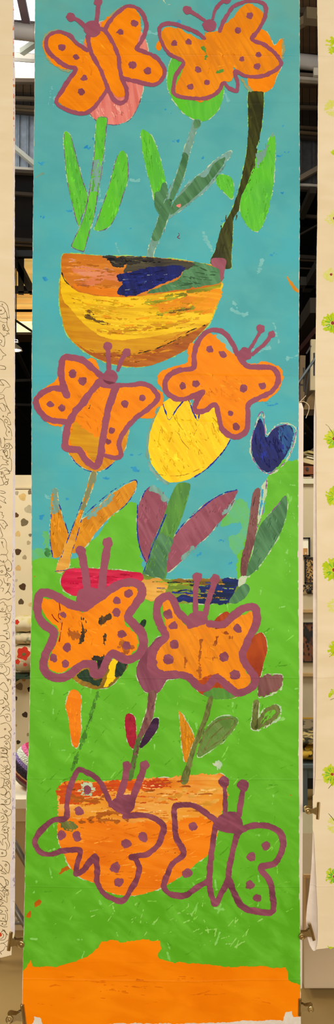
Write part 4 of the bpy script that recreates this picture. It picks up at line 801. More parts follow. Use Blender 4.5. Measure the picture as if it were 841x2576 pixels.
# hanging rail above the banners
bm = bmesh.new(); b_tube(bm, [(-2.6, .026, zrow(-58)+.02), (2.6, .026, zrow(-58)+.02)], .018, 16)
STEEL = plain((168, 156, 128), .28, 1, noise=.1, nscale=20)
BRASS = plain((176, 152, 104), .3, 1, noise=.15, nscale=30)
tag(bm_obj('hanging_rail', bm, STEEL, smooth=True), 'long steel rail the paper banners hang from', 'rail')

# ================================================================== BULLDOG CLIPS
def clip(loc, rot_deg, flip, label, handle_tilt=0, scale=1.0, mat=BRASS):
    t_ = empty('bulldog_clip', loc); t_['local'] = 1
    tag(t_, label, 'clip', 'metal clips on the banner edges')
    # jaw: two folded lips pressed together over the paper edge
    bm = bmesh.new(); prof = [(-.0058, -.0045), (-.0042, -.0068), (.0, -.0052), (.0045, -.0075), (.0066, -.0050), (.0066, .0050), (.0045, .0075), (.0, .0052), (-.0042, .0068), (-.0058, .0045)]
    rings = [[bm.verts.new((x, y, z)) for x, y in prof] for z in (-.034, -.032, .032, .034)]
    for r_ in (rings[0], rings[-1]):
        for v in r_: v.co.x *= .75; v.co.y *= .75
    for a, b in zip(rings, rings[1:]):
        for k in range(len(prof)): bm.faces.new((a[k], a[(k+1) % len(prof)], b[(k+1) % len(prof)], b[k]))
    bm.faces.new(rings[0][::-1]); bm.faces.new(rings[-1])
    bm_obj('jaw', bm, mat, t_)
    for sgn, nm in ((-1, 'handle'), (1, 'handle')):
        bm = bmesh.new(); out = []
        for k in range(25):
            a = math.radians(-128 + 256*k/24); out.append((.043+.0125*math.cos(a), .0125*math.sin(a)))
        outl = [(.004, -.0165), (.012, -.0135), (.022, -.0085)] + out[2:-2] + [(.022, .0085), (.012, .0135), (.004, .0165)]
        # plate leaning away from the paper, thickness .0012
        lean = lambda x: sgn*(.0062 + max(0, x-.004)*.16)
        front = [bm.verts.new((x, lean(x), z)) for x, z in outl]; back = [bm.verts.new((x, lean(x)+sgn*.0014, z)) for x, z in outl]
        bm.faces.new(front); bm.faces.new(back[::-1])
        for k in range(len(outl)):
            q_ = (k+1) % len(outl); bm.faces.new((front[k], front[q_], back[q_], back[k]))
        # raised rolled rim and rivet
        ringp = [(.043+.0108*math.cos(math.radians(a)), lean(.043)+sgn*.0022, .0108*math.sin(math.radians(a))) for a in range(0, 361, 15)]
        b_tube(bm, ringp, .0016, 8, caps=False)
        b_tube(bm, [(.043, lean(.043)+sgn*.0005, 0), (.043, lean(.043)+sgn*.0035, 0), (.043, lean(.043)+sgn*.0042, 0)], [.0038, .0034, .001], 12)
        bm_obj(nm, bm, mat, t_)
    bm = bmesh.new(); cp = []
    for k in range(8*12+1):
        a = 2*math.pi*k/12; cp.append((.012+.0042*math.cos(a), .0042*math.sin(a), -.010+.020*k/96))
    b_tube(bm, cp, .0010, 6)
    bm_obj('spring', bm, plain((150, 140, 120), .25, 1), t_, smooth=True)
    t_.rotation_euler = (0, math.radians(rot_deg), math.pi if flip else 0); t_.scale = (scale,)*3
    return t_
def cl(px, py): return at(px, py, surf(*uv((px, py))))
clip(cl(25, 2367), 8, False, 'brass coloured bulldog clip on the lower edge of the doodled banner', scale=.88)
clip(cl(60, 2553), 172-180+16, True, 'bulldog clip at the bottom left corner of the painted banner')
clip(cl(754, 2533), 2, False, 'bulldog clip at the bottom right corner of the painted banner', scale=.8)
clip(cl(801, 2039), -4, True, 'bulldog clip on the flower print banner above its curled corner', scale=.8)
clip(cl(785, 2344), 16, True, 'tilted bulldog clip gripping the curled corner of the flower print banner', scale=.8)

# ================================================================== POST AND STRING BEHIND THE BANNER
YP = .06
PCREAM = plain((228, 210, 192), .8, noise=.04)
bm = bmesh.new(); prow = [(1027, 740, 764.3), (1200, 740, 763.5), (1400, 740, 763), (1600, 740, 763), (1800, 740, 762), (2000, 740, 762.5), (2200, 740, 761.5), (2400, 740, 761), (2485, 740, 760.5), (2489, 740, 756), (2655, 740, 756)]
va = [[bm.verts.new(at(x, py, YP+dy)) for x, dy in ((a, 0), (b, 0), (b, .012), (a, .012))] for py, a, b in prow]
for r0, r1 in zip(va, va[1:]):
    for k in range(4): bm.faces.new((r0[k], r0[(k+1) % 4], r1[(k+1) % 4], r1[k]))
bm.faces.new(va[0]); bm.faces.new(va[-1][::-1])
post = empty('backing_strip', at(752, 2485, YP)); tag(post, 'narrow cream backing board standing out behind the right edge of the painted banner', 'board')
bm_obj('strip', bm, PCREAM, post)
bm = bmesh.new(); q = [at(741, 1014, YP), at(759.5, 1013, YP), at(763.5, 1025, YP), at(763.5, 1027, YP), at(741, 1027, YP)]
a_ = [bm.verts.new(p) for p in q]; b_ = [bm.verts.new(p+Vector((0, .012, 0))) for p in q]; bm.faces.new(a_); bm.faces.new(b_[::-1])
for k in range(5): bm.faces.new((a_[k], a_[(k+1) % 5], b_[(k+1) % 5], b_[k]))
bm_obj('top_fold', bm, plain((238, 226, 204), .8, noise=.03), post)
def spline(pts, n=8):
    q = catmull([(p[0], p[1]) for p in pts], False, 2.5); return q
bm = bmesh.new(); b_tube(bm, [at(x, y, YP-.004) for x, y in spline(((753,1013),(760,1006),(766,1000),(770.5,995)))], .0011, 6); b_tube(bm, [at(x, y, YP-.006) for x, y in spline(((753,1012),(762,1010),(772,1014),(778,1022),(777,1034),(773,1045),(770,1052)))], .0011, 6)
bm_obj('string', bm, plain((226, 200, 160), .8), post, smooth=True)['label'] = 'loose beige string looping from the top'

# ================================================================== THE HALL
FLOORM = plain((152, 124, 74), .45, noise=.22, nscale=1.6)
bm = bmesh.new(); v = [bm.verts.new(p) for p in ((-9, -5, 0), (9, -5, 0), (9, 20, 0), (-9, 20, 0))]; bm.faces.new(v)
o = tag(bm_obj('floor', bm, FLOORM), kind='structure')
DARK = plain((34, 27, 19), .9, noise=.3); DARK2 = plain((14, 11, 9), .95, noise=.3); STEELW = plain((200, 190, 172), .6, noise=.06); DBEAM = plain((56, 44, 30), .85, noise=.2)  # DARK2 puts the unlit hall's darkness into the wall and ceiling colour
box('wall_back', (0, 19.2, 5.5), (18, .2, 11), DARK2, kind='structure')
box('wall_left', (-8.6, 7, 5.5), (.2, 24.2, 11), DARK2, kind='structure')
box('wall_right', (8.6, 7, 5.5), (.2, 24.2, 11), DARK2, kind='structure')
box('ceiling', (0, 8, 10.9), (17.4, 22, .2), DARK2, kind='structure')
tn = [0]
def quad(name, c, mat, th=.02, **k):
    bm = bmesh.new(); p = [Vector(x) for x in c]; n = (p[1]-p[0]).cross(p[3]-p[0]).normalized()
    if n.y < 0: n = -n
    a = [bm.verts.new(x) for x in p]; b = [bm.verts.new(x+n*th) for x in p]; bm.faces.new(a); bm.faces.new(b[::-1])
    for i in range(4): bm.faces.new((a[i], a[(i+1) % 4], b[(i+1) % 4], b[i]))
    return tag(bm_obj(name, bm, mat), **k)
def ext(A, B, a=.6, b=.6): d = B-A; return A-d*a, B+d*b
def beam(yl, yr, h, w, hh, mat, label, a=.5, b=.5, xl=40, xr=780):
    A, B = ext(hp(xl, yl, h), hp(xr, yr, h), a, b); bm = bmesh.new(); b_bar(bm, A, B, w, hh)
    return tag(bm_obj('roof_beam', bm, mat), label, 'beam')
# galvanised corrugated wall band under the roof
GALV = plain((150, 158, 166), .5, .3, noise=.22, nscale=14); GALV_SHADED = plain((70, 70, 68), .6, .2, noise=.25, nscale=14)  # one metal; skylight brightness painted into the left copy, shade into the right
def corrugated(name, A, B, z0, z1, mat, depth=.05, pitch=.17, **k):
    bm = bmesh.new(); d = (B-A); L = d.length; d.normalize(); nrm = Vector((d.y, -d.x, 0)); prev = None; s_ = 0
    while s_ < L:
        for ds, o_ in ((0, 0), (.012, 1), (.04, 1), (.052, 0)):
            p = A + d*(s_+ds*pitch/.17); a = bm.verts.new((p.x+nrm.x*depth*o_, p.y+nrm.y*depth*o_, z0)); b = bm.verts.new((p.x+nrm.x*depth*o_, p.y+nrm.y*depth*o_, z1))
            if prev: bm.faces.new((prev[0], a, b, prev[1]))
            prev = (a, b)
        s_ += pitch
    return tag(bm_obj(name, bm, mat), **k)
A, B = hp(40, 424, 4.5), hp(780, 466, 4.5); C = (A+B)/2
A2, B2 = ext(A, B, .5, .5)
corrugated('wall_corrugated_left', A2, C, H+4.5, H+5.25, GALV, pitch=.11, kind='structure')
corrugated('wall_corrugated_right', C, B2, H+4.5, H+5.25, GALV_SHADED, pitch=.17, kind='structure')
beam(425, 468, 4.48, .06, .03, STEELW, 'pale steel beam under the galvanised corrugated wall'); beam(433, 477, 4.42, .06, .035, DBEAM, 'brown beam below the pale steel beam')
bm = bmesh.new(); b_bar(bm, hp(20, 358, 4.62), hp(100, 425, 4.38), .05, .05); tag(bm_obj('roof_brace', bm, plain((190, 188, 172), .6)), 'pale diagonal brace across the corrugated wall at the left', 'brace')
bm = bmesh.new(); b_bar(bm, hp(740, 458, 4.42), hp(830, 408, 4.62), .045, .06); tag(bm_obj('roof_brace', bm, plain((120, 106, 84), .6)), 'brown diagonal brace across the corrugated wall at the right', 'brace')
# sloping board roof in front of it
def boards(name, yl0, yr0, h0, yl1, yr1, h1, mat, sx, n, **k):
    A, B = ext(hp(40, yl0, h0), hp(780, yr0, h0), .5, .5); A1, B1 = ext(hp(40, yl1, h1), hp(780, yr1, h1), .5, .5)
    if sx < 0: B, B1 = (A+B)/2, (A1+B1)/2
    if sx > 0: A, A1 = (A+B)/2, (A1+B1)/2
    bm = bmesh.new()
    for i in range(n):                          # boards lapped with open joints
        g = .07; a, b = i/n, (i+1-g)/n; lo = [A.lerp(B, a), A.lerp(B, b), A1.lerp(B1, b), A1.lerp(B1, a)]
        v = [bm.verts.new(p) for p in lo]; w = [bm.verts.new(p+Vector((0, 0, .025))) for p in lo]; bm.faces.new(v); bm.faces.new(w[::-1])
        for j in range(4): bm.faces.new((v[j], v[(j+1) % 4], w[(j+1) % 4], w[j]))
    return tag(bm_obj(name, bm, mat), **k)
BRD = plain((104, 80, 50), .85, noise=.2)
boards('ceiling_boards_near', 232, 258, 5.1, 200, 210, 5.0, BRD, 0, 80, kind='structure')
boards('ceiling_boards_far', 284, 352, 5.2, 236, 262, 5.1, plain((52, 41, 28), .9, noise=.3), 0, 80, kind='structure')
boards('ceiling_boards_right', 72, 134, 5.0, -40, -20, 4.9, BRD, 1, 44, kind='structure')
for yl, yr, h, w_, c, lb in ((268, 322, 5.0, .03, (84, 68, 46), 'thin brown purlin above the corrugated wall'), (274, 335, 5.0, .03, (100, 82, 54), 'light brown purlin above the corrugated wall'), (281, 346, 5.0, .045, (52, 40, 26), 'dark brown purlin touching the corrugated wall'),
        (248, 271, 4.9, .035, (84, 70, 50), 'purlin halfway down the board roof'),
        (143, 199, 4.6, .05, (206, 196, 178), 'pale steel beam below the silver duct'), (138, 190, 4.62, .03, (120, 106, 90), 'grey brown steel flange below the silver duct'), (149, 206, 4.6, .03, (130, 112, 86), 'brown steel flange below the silver duct'),
        (204, 214, 4.7, .04, (70, 54, 36), 'brown beam at the edge of the board roof'),
        (487, 545, 4.3, .04, (54, 42, 28), 'dark purlin under the corrugated wall'), (604, 648, 4.0, .05, (48, 37, 25), 'dark purlin far under the roof'), (615, 655, 3.98, .03, (66, 50, 32), 'brown purlin far under the roof'), (636, 676, 3.95, .02, (58, 46, 32), 'thin purlin lowest in the dark roof')):
    beam(yl, yr, h, w_, w_, plain(c, .85, noise=.15), lb)
# silver duct
A, B = ext(hp(40, 79, 4.3), hp(780, 157, 4.3), .5, .5)
bm = bmesh.new(); b_tube(bm, [A, B], .064, 28); d_ = (B-A).normalized()
for k in range(12):
    p = A.lerp(B, k/12+.03); b_tube(bm, [p-d_*.01, p+d_*.01], .067, 28)
duct = tag(bm_obj('ventilation_duct', bm, plain((214, 206, 196), .32, .25, noise=.06), smooth=True), 'round silver ventilation duct running under the roof', 'duct')
# skylights at the left
SKYL = plain((255, 255, 255), .5, emit=3.2, noise=0); SKYC = plain((255, 250, 222), .5, emit=1.0, noise=.0)
def sky_quad(n_, x0, x1, ya, yb, h, mat, **k):
    quad(n_, (hp(x0, yb, h), hp(x1, yb, h), hp(x1, ya, h+.02), hp(x0, ya, h+.02)), mat, **k)
sky_quad('window_1', -260, 200, 2, 57, 4.9, SKYL, kind='structure')
sky_quad('window_2', -260, 74, 97, 121, 4.95, SKYL, kind='structure')
sky_quad('window_3', -260, 260, 152, 173, 4.8, SKYL, kind='structure'); sky_quad('window_4', -260, 260, 173, 202, 4.8, SKYC, kind='structure')
sky_quad('ceiling_panel_left', -260, 260, 120, 138, 4.9, plain((206, 204, 190), .8, noise=.05), kind='structure')
sky_quad('ceiling_panel_upper', -260, 260, 60, 98, 5.2, plain((140, 124, 106), .8, noise=.1), kind='structure')
bm = bmesh.new(); b_bar(bm, hp(50, -20, 4.5), hp(69, 70, 4.5), .07, .04); tag(bm_obj('roof_brace', bm, plain((124, 104, 108), .6)), 'purple grey diagonal brace crossing the bright skylight', 'brace')
bm = bmesh.new(); b_bar(bm, hp(55, 131, 4.5), hp(120, 86, 4.5), .05, .05); tag(bm_obj('roof_brace', bm, plain((170, 168, 146), .6)), 'pale grey diagonal brace below the silver duct at the left', 'brace')
beam(60, 112, 4.6, .05, .04, plain((120, 106, 104), .6), 'grey beam just above the silver duct', b=-.55)
# right roof members
bm = bmesh.new(); b_bar(bm, hp(740, 66, 4.5), hp(830, 22, 4.5), .05, .07); b_bar(bm, hp(768, 40, 4.5), hp(830, 46, 4.5), .09, .1); tag(bm_obj('roof_brace', bm, plain((112, 96, 68), .7)), 'olive brown knee brace above the duct at the right', 'brace')
beam(35, 76-46, 4.7, .05, .05, plain((66, 52, 34), .8), 'dark brown beam at the very top of the roof', a=-.7)
bm = bmesh.new(); b_bar(bm, hp(789, 182, 4.2), hp(812, 182, 4.2), .03, .07); bm_obj('bracket_box', bm, plain((196, 186, 166), .6), duct)
# dark trusses and lamplit panels deeper in the hall
def bars(name, l, w_, c, label, cat='brace', h=3.6):
    bm = bmesh.new()
    for (x0, y0, x1, y1) in l: b_bar(bm, hp(x0, y0, h), hp(x1, y1, h), w_, w_)
    return tag(bm_obj(name, bm, plain(c, .85, noise=.15)), label, cat)
TAN_GLOW = plain((206, 166, 92), .7, emit=.55, noise=.2, nscale=3)  # emission puts the warm lamplight into the tan corrugated roof sheets
def tan(nm, x0, x1, ya, yb, h, mat):
    A = hp(x0, yb, h); Bp = hp(x1, yb, h); z1 = at(x0, ya, A.y).z; bm = bmesh.new(); prev = None; n = 18
    for i in range(n+1):                       # corrugations run across
        t_ = i/n; o_ = .04*math.sin(t_*math.pi*2*2.5); a = bm.verts.new((A.x, A.y+o_, A.z+(z1-A.z)*t_)); b = bm.verts.new((Bp.x, A.y+o_, A.z+(z1-A.z)*t_))
        if prev: bm.faces.new((prev[0], prev[1], b, a))
        prev = (a, b)
    return tag(bm_obj(nm, bm, mat, smooth=True), kind='structure')
tan('lit_sheet_1', -400, 330, 640, 720, 3.5, TAN_GLOW); tan('lit_sheet_2', -400, 330, 739, 778, 3.3, TAN_GLOW); tan('lit_sheet_3', -400, 330, 785, 812, 3.15, TAN_GLOW)
sky_quad('window_8', -400, 330, 812, 836, 3.0, plain((255, 246, 196), .6, emit=1.0, noise=0), kind='structure')
bars('roof_truss', ((-40, 728, 140, 728), (53, 640, 53, 735), (20, 615, 82, 735), (-40, 640, 140, 640)), .075, (22, 18, 13), 'dark steel roof truss in front of the lamplit panels', 'truss', 3.4)
bars('roof_truss', ((30, 800, 86, 837), (39, 805, 40, 850)), .022, (40, 32, 24), 'thin diagonal truss rod above the pendant lamps', 'truss', 2.9)
quad('ceiling_mid', (hp(-500, 655, 3.9), hp(140, 655, 3.9), hp(140, 440, 4.5), hp(-500, 440, 4.5)), DARK2, kind='structure')
quad('trim_1', (hp(-400, 857, 2.9), hp(330, 857, 2.9), hp(330, 838, 2.9), hp(-400, 838, 2.9)), plain((96, 70, 36), .8), kind='structure')
for (l, w_, c, lb, h) in ((((40, 880, 66, 935), (66, 935, 80, 965)), .05, (40, 34, 28), 'dark diagonal roof strut below the pendant lamps', 2.6), (((38, 1022, 66, 1060),), .07, (34, 28, 22), 'dark diagonal strut low in the left gap', 2.2), (((36, 958, 90, 956),), .04, (30, 24, 16), 'dark level roof bar in the left gap', 2.4), (((36, 1018, 90, 1019),), .04, (28, 22, 16), 'lower dark level roof bar in the left gap', 2.2)):
    bars('roof_strut', l, w_, c, lb, 'strut', h)
for (l, w_, c, lb, h) in ((((788, 478, 758, 545),), .08, (46, 38, 24), 'dark brown strut leaning under the right roof beam', 4.2), (((745, 596, 800, 566),), .02, (44, 35, 22), 'thin dark rod rising to the right', 3.9), (((772, 725, 806, 665), (750, 710, 806, 712)), .1, (40, 34, 25), 'wide dark rafter leaning right', 3.0),
        (((748, 850, 800, 768),), .16, (50, 42, 31), 'broad brown rafter above the white column', 2.4), (((748, 895, 800, 832),), .07, (70, 30, 20), 'red brown rafter edge above the white column', 2.2), (((760, 1062, 795, 1104),), .045, (70, 62, 52), 'grey roof strut just right of the backing board', 1.6), (((768, 1090, 795, 1112),), .03, (54, 47, 38), 'lower grey roof strut right of the backing board', 1.55)):
    bars('roof_strut', l, w_, c, lb, 'strut', h)
# pendant lamps
def lamp(px, py, h, r, label):
    p = hp(px, py, h); t_ = tag(empty('pendant_lamp', p), label, 'lamp', 'pendant lamps deep in the hall'); bm = bmesh.new()
    prof = [(.02, .11), (.04, .10), (.5, .065), (.85, .03), (1, 0), (.97, 0), (.8, .03), (.04, .09)]; prev = None
    for rr, z in prof:
        ring = [bm.verts.new(p+Vector((r*rr*math.cos(a*math.pi/12), r*rr*math.sin(a*math.pi/12), z*r/.1))) for a in range(24)]
        if prev:
            for k in range(24): bm.faces.new((prev[k], prev[(k+1) % 24], ring[(k+1) % 24], ring[k]))
        prev = ring
    bm_obj('lamp_shade', bm, plain((130, 116, 92), .5), t_, smooth=True)
    bm = bmesh.new(); bmesh.ops.create_uvsphere(bm, u_segments=20, v_segments=12, radius=r*.8)
    for v in bm.verts: v.co.z *= .45; v.co += p+Vector((0, 0, .02))
    bm_obj('bulb', bm, plain((255, 252, 240), .5, emit=6, noise=0), t_, smooth=True)
    bm = bmesh.new(); b_tube(bm, [p+Vector((0, 0, r)), p+Vector((0, 0, r+1.2))], .006, 8); bm_obj('cord', bm, DARK2, t_)
lamp(40, 882, 2.3, .085, 'lit white pendant lamp, lower of the two beside the doodled banner')
lamp(37, 861, 2.65, .06, 'small lit pendant lamp, upper of the two beside the doodled banner')
# --- items seen through the right gap above the partition
ZP = H+.45; YW = 3.35
WALLM = plain((214, 198, 160), .85, noise=.04)
box('wall_partition_right', (at(1000, 1300, YW).x, YW+.05, ZP/2-.02), (3.0, .08, ZP-.04), WALLM, kind='structure')
box('wall_partition_left', (at(-100, 1300, YW).x, YW+.05, (ZP+.03)/2), (2.2, .08, ZP+.03), plain((226, 208, 168), .85, noise=.04), kind='structure')
zt = ZP-.04
box('trim_2', (at(1000, 1300, YW).x, YW+.05, zt+.02), (3.02, .14, .04), plain((236, 222, 186), .7), kind='structure')
box('trim_3', (at(-100, 1300, YW).x, YW+.0, at(0, 1228, YW).z+.0), (2.2, .02, .012), plain((210, 190, 150), .7), kind='structure')
YB = 3.6
def bpos(px, py, Y=YB): return at(px, py, Y)
rack = empty('storage_rack', (bpos(790, 1213).x, YB+.1, 0)); tag(rack, 'open storage rack behind the cream partition, loaded with papers', 'rack')
za = bpos(790, 1205).z; zb = bpos(790, 1170).z
RM = plain((150, 116, 70), .7)
x0 = bpos(740, 1200).x; x1 = bpos(900, 1200).x
for z in (.5, 1.2, za-.01): box('shelf', ((x0+x1)/2, YB+.2, z), (x1-x0, .4, .02), RM, rack)
for x in (x0+.02, x1-.02):
    for y in (YB+.02, YB+.38): box('upright', (x, y, za/2), (.03, .03, za), RM, rack)
dr = empty('wooden_drawer', (bpos(775, 1193).x, YB, bpos(775, 1194).z)); tag(dr, 'brown wooden box drawer with a dark round pull hole on the rack', 'drawer')
zc0 = bpos(775, 1193, YB).z; zc1 = bpos(775, 1172, YB).z; xc = bpos(784, 1180).x
dd = box('drawer_box', (xc, YB+.13, (zc0+zc1)/2), (.20, .24, zc1-zc0), plain((128, 66, 16), .55, noise=.2, nscale=9), dr, bev=.003)
bm = bmesh.new(); pc = bpos(773, 1179, YB-.001); b_tube(bm, [pc, pc+Vector((0, .0, 0))+Vector((0, -.004, 0))], .012, 18); bm_obj('pull_hole', bm, plain((30, 30, 36), .5), dr)
def sheet(name, px, py, w, d, h, rz, c, label, Y=YB+.1, tilt=0):
    p = bpos(px, py, Y); R_ = Matrix.Rotation(rz, 3, 'Z') @ Matrix.Rotation(tilt, 3, 'Y'); bm = bmesh.new(); b_box(bm, p, (w, d, h), R_, .001)
    return tag(bm_obj(name, bm, plain(c, .8, noise=.06)), label, 'paper' if 'paper' in name else 'book')
sheet('book', 768, 1203, .07, .14, .014, .1, (226, 208, 172), 'cream book lying below the wooden drawer at the left')
sheet('book', 787, 1203, .06, .12, .012, .1, (150, 134, 104), 'tan book lying under the wooden drawer at the right')
sheet('book', 786, 1198.5, .07, .12, .008, .1, (214, 192, 150), 'pale book lying on the tan book')

sheet('paper_stack', 770, 1163, .10, .14, .035, .2, (226, 204, 150), 'cream stack of paper on top of the wooden drawer', tilt=.2)
sheet('paper_sheet', 783, 1155, .11, .14, .010, .1, (244, 232, 200), 'bright white paper lying over the stacked sheets', tilt=.2)
sheet('paper_folder', 776, 1148, .12, .12, .012, .2, (150, 136, 100), 'grey brown paper folder near the top of the pile', tilt=.2)
sheet('paper_folder', 783, 1141, .10, .12, .018, .2, (196, 176, 110), 'yellowish paper stack resting on the pile', tilt=.2)
# column, pole, frames behind
bm = bmesh.new(); a = at(788.5, 982, 4.2); b = at(790, 855, 4.2); b_bar(bm, a, b, .055, .04); tag(bm_obj('wall_post', bm, plain((176, 160, 124), .8, emit=.15)), 'pale upright post high in the right gap', 'post')
ez = tag(empty('easel', (at(772, 985, 3.62).x, 3.62, 0)), 'thin dark easel frame with a blue grey pole slanting across it', 'easel')
bm = bmesh.new(); b_tube(bm, [at(745, 972, 3.52), at(800, 893, 3.52)], .011, 12); bm_obj('support_pole', bm, plain((74, 82, 82), .5), ez)
bm = bmesh.new(); b_bar(bm, at(759, 1010, 4.4), at(762, 895, 4.4), .05, .03); tag(bm_obj('wall_post', bm, plain((112, 92, 62), .8)), 'brown upright post behind the slanting pole', 'post')
bm = bmesh.new()
for l in ((765, 925, 766, 985), (768, 1000, 779, 925), (791, 888, 791, 945), (756, 968, 765, 968), (771, 890, 783, 870)): b_bar(bm, at(l[0], l[1], 3.54), at(l[2], l[3], 3.54), .012, .012)
bm_obj('easel_frame', bm, plain((28, 24, 20), .7), ez)
for px in (746, 754, 797):
    p = at(px, 985, 3.54); bm = bmesh.new(); b_bar(bm, (p.x, p.y, 0), (p.x, p.y, p.z+.1), .014, .014); bm_obj('leg', bm, plain((28, 24, 20), .7), ez)
quad('wall_panel_right', (at(755, 1045, 4.6), at(900, 1045, 4.6), at(900, 900, 4.6), at(755, 940, 4.6)), plain((80, 62, 38), .9, noise=.25), kind='structure')
quad('wall_board_right', (at(764, 1030, 4.3), at(840, 1030, 4.3), at(840, 935, 4.3), at(776, 1000, 4.3)), plain((122, 98, 62), .9, noise=.15), kind='structure')
quad('wall_slope_right', (at(755, 1142, 4.0), at(850, 1142, 4.0), at(850, 1080, 4.0), at(760, 1150-1, 4.0)), plain((90, 78, 60), .9, noise=.2), kind='structure')
# --- prints on the right partition
YF = YW+.009
def print_frame(px0, py0, px1, py1, name, label, cat, mats, lean=0, frame=None, fw=.008, art=None):
    a = at(px0, py1, YF-.01); b = at(px1, py0, YF-.01); t_ = tag(empty(name, ((a.x+b.x)/2, YF-.01, a.z)), label, cat)
    bm = bmesh.new(); b_box(bm, ((a.x+b.x)/2, YF-.006, (a.z+b.z)/2), (b.x-a.x, .01, b.z-a.z)); bm_obj('print_sheet', bm, mats, t_)
    if frame:
        bm = bmesh.new()
        for c, s in ((((a.x+b.x)/2, YF-.012, a.z+fw/2), (b.x-a.x, .02, fw)), (((a.x+b.x)/2, YF-.012, b.z-fw/2), (b.x-a.x, .02, fw)), ((a.x+fw/2, YF-.012, (a.z+b.z)/2), (fw, .02, b.z-a.z)), ((b.x-fw/2, YF-.012, (a.z+b.z)/2), (fw, .02, b.z-a.z))): b_box(bm, c, s)
        bm_obj('frame', bm, frame, t_)
    return t_, a, b
def speckle(c1, c2, c3, sc, vor=True, th=(.35, .5), rough=.5, zs=1):
    m = bpy.data.materials.new('print'); m.use_nodes = True; nt = m.node_tree; bs = nt.nodes['Principled BSDF']; bs.inputs['Roughness'].default_value = rough
    tc = N(nt, 'ShaderNodeTexCoord'); mp = N(nt, 'ShaderNodeMapping'); mp.inputs['Scale'].default_value = (1, 1, zs); nt.links.new(tc.outputs['Object'], mp.inputs[0])
    vo = N(nt, 'ShaderNodeTexVoronoi'); vo.inputs['Scale'].default_value = sc; nt.links.new(mp.outputs[0], vo.inputs['Vector'])
    r = N(nt, 'ShaderNodeMapRange'); r.inputs[1].default_value = th[0]; r.inputs[2].default_value = th[1]; nt.links.new(vo.outputs['Distance'], r.inputs[0])
    n = N(nt, 'ShaderNodeTexNoise'); n.inputs['Scale'].default_value = sc*.4; nt.links.new(mp.outputs[0], n.inputs['Vector'])
    r2 = N(nt, 'ShaderNodeMapRange'); r2.inputs[1].default_value = .48; r2.inputs[2].default_value = .56; nt.links.new(n.outputs[0], r2.inputs[0])
    a = N(nt, 'ShaderNodeMix', data_type='RGBA'); a.inputs[6].default_value = lin(c2); a.inputs[7].default_value = lin(c3); nt.links.new(r2.outputs[0], a.inputs[0])
    b = N(nt, 'ShaderNodeMix', data_type='RGBA'); b.inputs[6].default_value = lin(c1); nt.links.new(a.outputs[2], b.inputs[7]); nt.links.new(r.outputs[0], b.inputs[0])
    nt.links.new(b.outputs[2], bs.inputs['Base Color']); return m
BLK = plain((30, 24, 20), .5)
t_, a, b = print_frame(740, 1352, 780, 1400, 'framed_picture', 'small black framed picture of a white shape, topmost on the cream partition', 'picture', plain((250, 244, 214), .8, emit=.15, noise=.02), frame=BLK, fw=.012)
c = at(770, 1388, YF-.013); bm = bmesh.new(); b_box(bm, (at(768, 1388, YF).x, YF-.0125, c.z), (.034, .004, .055)); bm_obj('picture_figure', bm, plain((206, 150, 84), .8), t_)
bm = bmesh.new(); p = at(770, 1392, YF-.016); b_tube(bm, [p, p+Vector((0, -.001, 0))], .006, 12); bm_obj('picture_dot', bm, plain((240, 230, 200), .8), t_)
print_frame(767, 1402, 820, 1468, 'patterned_print', 'black and gold speckled print below the small framed picture', 'print', speckle((24, 18, 14), (190, 150, 84), (120, 84, 40), 70), frame=BLK, fw=.01)
pt_, _a, _b = print_frame(740, 1471, 815, 1494, 'patterned_print', 'black print with a dark bird-like patch, just under the gold speckled print', 'print', speckle((26, 20, 16), (178, 150, 100), (40, 30, 22), 60))
p0 = at(777.5, 1487, YF-.016); bm = bmesh.new()
for k in range(6):
    an = k*math.pi/3+.3; b_tube(bm, [p0, p0+Vector((.022*math.cos(an), 0, .022*math.sin(an)))], [.012, .004], 8)
bm_obj('spiky_motif', bm, BLK, pt_)
print_frame(740, 1566, 820, 1666, 'patterned_print', 'large dark print with brown tower blocks on the cream partition', 'print', speckle((30, 22, 18), (126, 78, 46), (40, 36, 34), 46, th=(.3, .42), zs=.6), frame=BLK, fw=.008)
LEDGE = plain((206, 168, 110), .7)
for py, lb, i in ((1537, 'upper', 4), (1697, 'lower', 5)):
    p = at(900, py, YF-.02); box('trim_%d' % i, (p.x, YF-.02, p.z), (1.2, .04, .02), LEDGE, kind='structure')
# --- stool with cushions
YS = 2.15; 
def sx(px, py): return at(px, py, YS)
st_ = empty('stool', (sx(790, 2075).x, YS+.15, 0)); tag(st_, 'blue grey painted stool under the yellow printed bag', 'stool')
SG = plain((104, 122, 126), .6); xl_, xr_ = sx(767, 2000).x, sx(767, 2000).x+.34; ztop = sx(767, 1921).z; zap = sx(767, 1940).z
box('seat', ((xl_+xr_)/2-.01, YS+.16, ztop-.012), (xr_-xl_+.06, .36, .024), SG, st_, bev=.004)
for x in (xl_, xr_):
    for y in (YS+.01, YS+.31): box('leg', (x, y, (ztop-.02)/2), (.034, .034, ztop-.02), SG, st_, bev=.003)
box('apron', ((xl_+xr_)/2, YS+.01, (ztop+zap)/2-.03), (xr_-xl_-.034, .02, .07), SG, st_)
def cushion(name, c, s, mat, label, cat='cushion', rot=None, puff=1.0, parent=None, seed=0):
    bm = bmesh.new(); bmesh.ops.create_cube(bm, size=1); bmesh.ops.subdivide_edges(bm, edges=bm.edges, cuts=7, use_grid_fill=True)
    for v in bm.verts:
        x, y, z = v.co*2; e = (1-x**4)*(1-y**4) if True else 1
        zz = z*(.35+.65*max(0, e)**.45*puff); v.co = Vector((x*s[0]/2*(1-.05*z*z), y*s[1]/2*(1-.05*z*z), zz*s[2]/2 + .004*math.sin(x*9+seed)*math.cos(y*7)))
        if rot: v.co = rot @ v.co
        v.co += Vector(c)
    return tag(bm_obj(name, bm, mat, parent, smooth=True), label, cat)
YELP = speckle((226, 184, 56), (60, 50, 24), (214, 176, 70), 32, th=(.5, .62), rough=.8)
